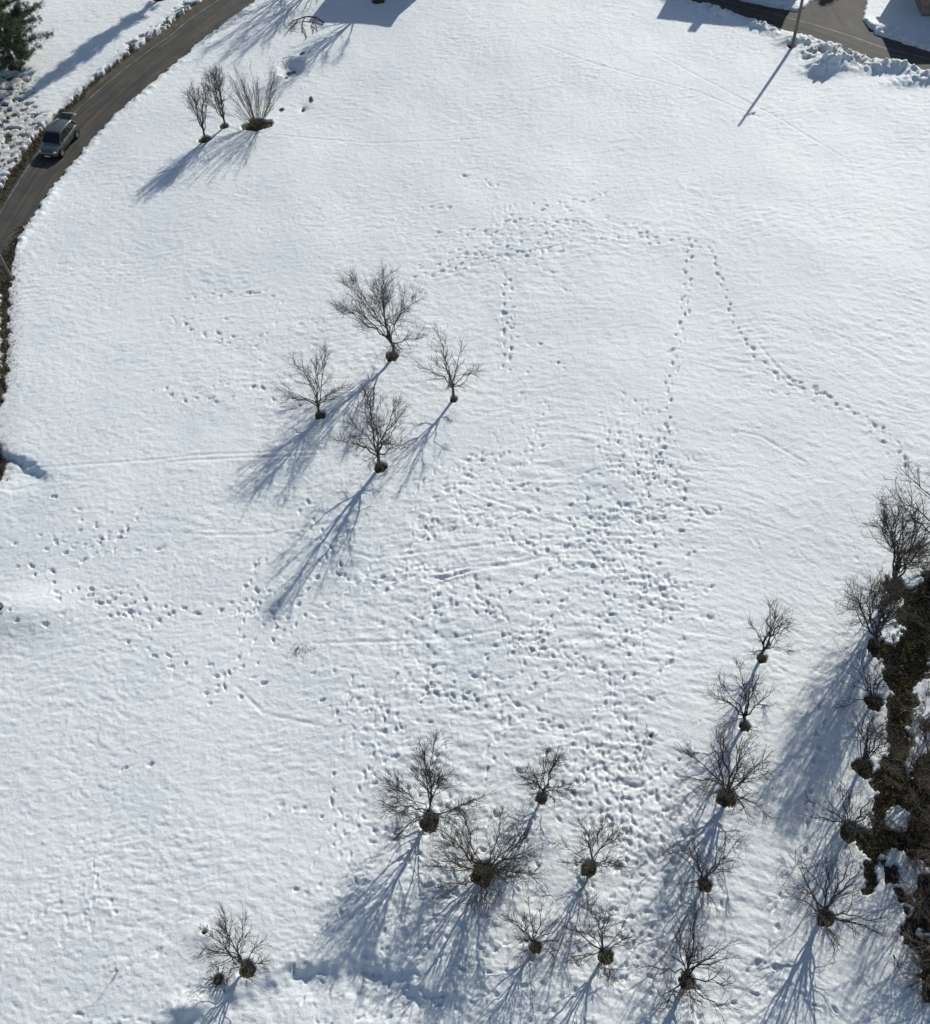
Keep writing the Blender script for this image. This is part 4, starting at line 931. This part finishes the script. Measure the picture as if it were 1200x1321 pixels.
# ------------------------------------------------------------------ houses just beyond the upper edge (their shadows lie on the snow)
M['plaster'] = mat('cream_plaster', (0.55,0.50,0.42), .9, var=(0.62,0.57,0.49), scale=1.5, bump=.2)
M['brownwall'] = mat('brown_rendered_wall', (0.20,0.15,0.12), .9, var=(0.30,0.23,0.19), scale=2.5, bump=.3)
M['tile'] = mat('clay_roof_tiles', (0.22,0.085,0.05), .85, var=(0.32,0.13,0.08), scale=3, bump=.5, bscale=9)
M['frame'] = mat('white_window_frame', (0.75,0.75,0.73), .5)
M['pane'] = mat('window_pane', (0.02,0.025,0.03), .05)
M['doorw'] = mat('door_wood', (0.12,0.06,0.03), .6)
def box(name, size, loc, m, par, rot=0, bev=.0):
    bm = bmesh.new(); bmesh.ops.create_cube(bm, size=1); bmesh.ops.scale(bm, vec=size, verts=bm.verts)
    if bev: bmesh.ops.bevel(bm, geom=bm.edges[:], offset=bev, segments=1, affect='EDGES')
    me = bpy.data.meshes.new(name); bm.to_mesh(me); bm.free(); o = link(name, me, m, par, loc); o.rotation_euler.z = rot; return o
def house(corner, ang, w, d, h, label, wall='plaster', pitch=.34, chim=(.5, .5), eave=.35, storeys=2):
    """corner: near-left corner; w along the front, d going back"""
    z = float(base(*corner))-.2; root = empty('house', (corner[0], corner[1], z), ang); tag(root, label, 'house', 'houses beyond the upper edge')
    box('wall', (w, d, h), (w/2, d/2, h/2), M[wall], root)
    rh = min(w, d)/2*pitch; e = eave; V = [(-e, -e, h), (w+e, -e, h), (w+e, d+e, h), (-e, d+e, h)]
    if d >= w: V += [(w/2, w/2, h+rh), (w/2, d-w/2, h+rh)]; Fc = [(0,1,4), (1,2,5,4), (2,3,5), (3,0,4,5), (3,2,1,0)]
    else: V += [(d/2, d/2, h+rh), (w-d/2, d/2, h+rh)]; Fc = [(0,1,5,4), (1,2,5), (2,3,4,5), (3,0,4), (3,2,1,0)]
    V = [(a, b, c+.004) for a, b, c in V]
    me = bpy.data.meshes.new('roof'); me.from_pydata(V, [], Fc); me.update(); roof = link('roof', me, M['tile'], root)
    box('chimney', (.7, .7, 1.2), (w*chim[0], d*chim[1], h+rh*.6+.35), M['plaster'], roof)
    box('snow_gutter', (w+2*e, .1, .12), (w/2, -e-.052, h-.04), M['metal'], root)
    for st in range(storeys):
        n = max(2, int(w/3))
        for i in range(n):
            x = (i+.5)*w/n
            if st == 0 and i == n-1:
                dr = box('door', (1.0, .08, 2.05), (x, -.035, 1.25), M['doorw'], root); box('door_handle', (.05, .06, .14), (.38, -.07, 0), M['metal'], dr); continue
            wd = box('window', (1.3, .10, 1.3), (x, -.045, 1.6+st*2.8), M['frame'], root); box('pane', (1.12, .02, 1.12), (0, -.061, 0), M['pane'], wd); box('sill', (1.5, .2, .06), (0, -.10, -.70), M['plaster'], wd)
        for i in range(max(1, int(d/4))):
            y = (i+.5)*d/max(1, int(d/4)); wd = box('window', (.10, 1.2, 1.3), (-.045, y, 1.6+st*2.8), M['frame'], root); box('pane', (.02, 1.02, 1.12), (-.061, 0, 0), M['pane'], wd)
    return root
kL = 1/math.tan(EL)
def lift(px, py, h): p = P(px, py); return p+np.array([SH.x, SH.y])*h*kL
# upper middle house: shadow corners at (438,46) and (495,47)
hA = 6.0; A_, B_ = lift(394,32,hA), lift(498,43,hA); v = B_-A_; an = math.atan2(v[1], v[0]); 
house(A_+np.array([.3, .3]), an, np.hypot(*v)-.6, 10.5, hA-.2, 'cream hipped house beyond the upper edge whose shadow falls right of the fallen branch', eave=.3)
hB = 6.4; A_, B_ = lift(846,29,hB), lift(1004,50,hB); v = B_-A_; an = math.atan2(v[1], v[0])
house(A_+np.array([.3, .4]), an, np.hypot(*v)-.6, 8.5, hB-.2, 'long cream house beyond the cross road whose shadow covers the road', eave=.3, chim=(.36, .2))
cD = P(1189,21)
house(cD, -.12, 9, 7, 4.6, 'brown rendered house standing at the upper right corner across the road', wall='brownwall', storeys=1, eave=.25)
print('objects', len(bpy.data.objects))
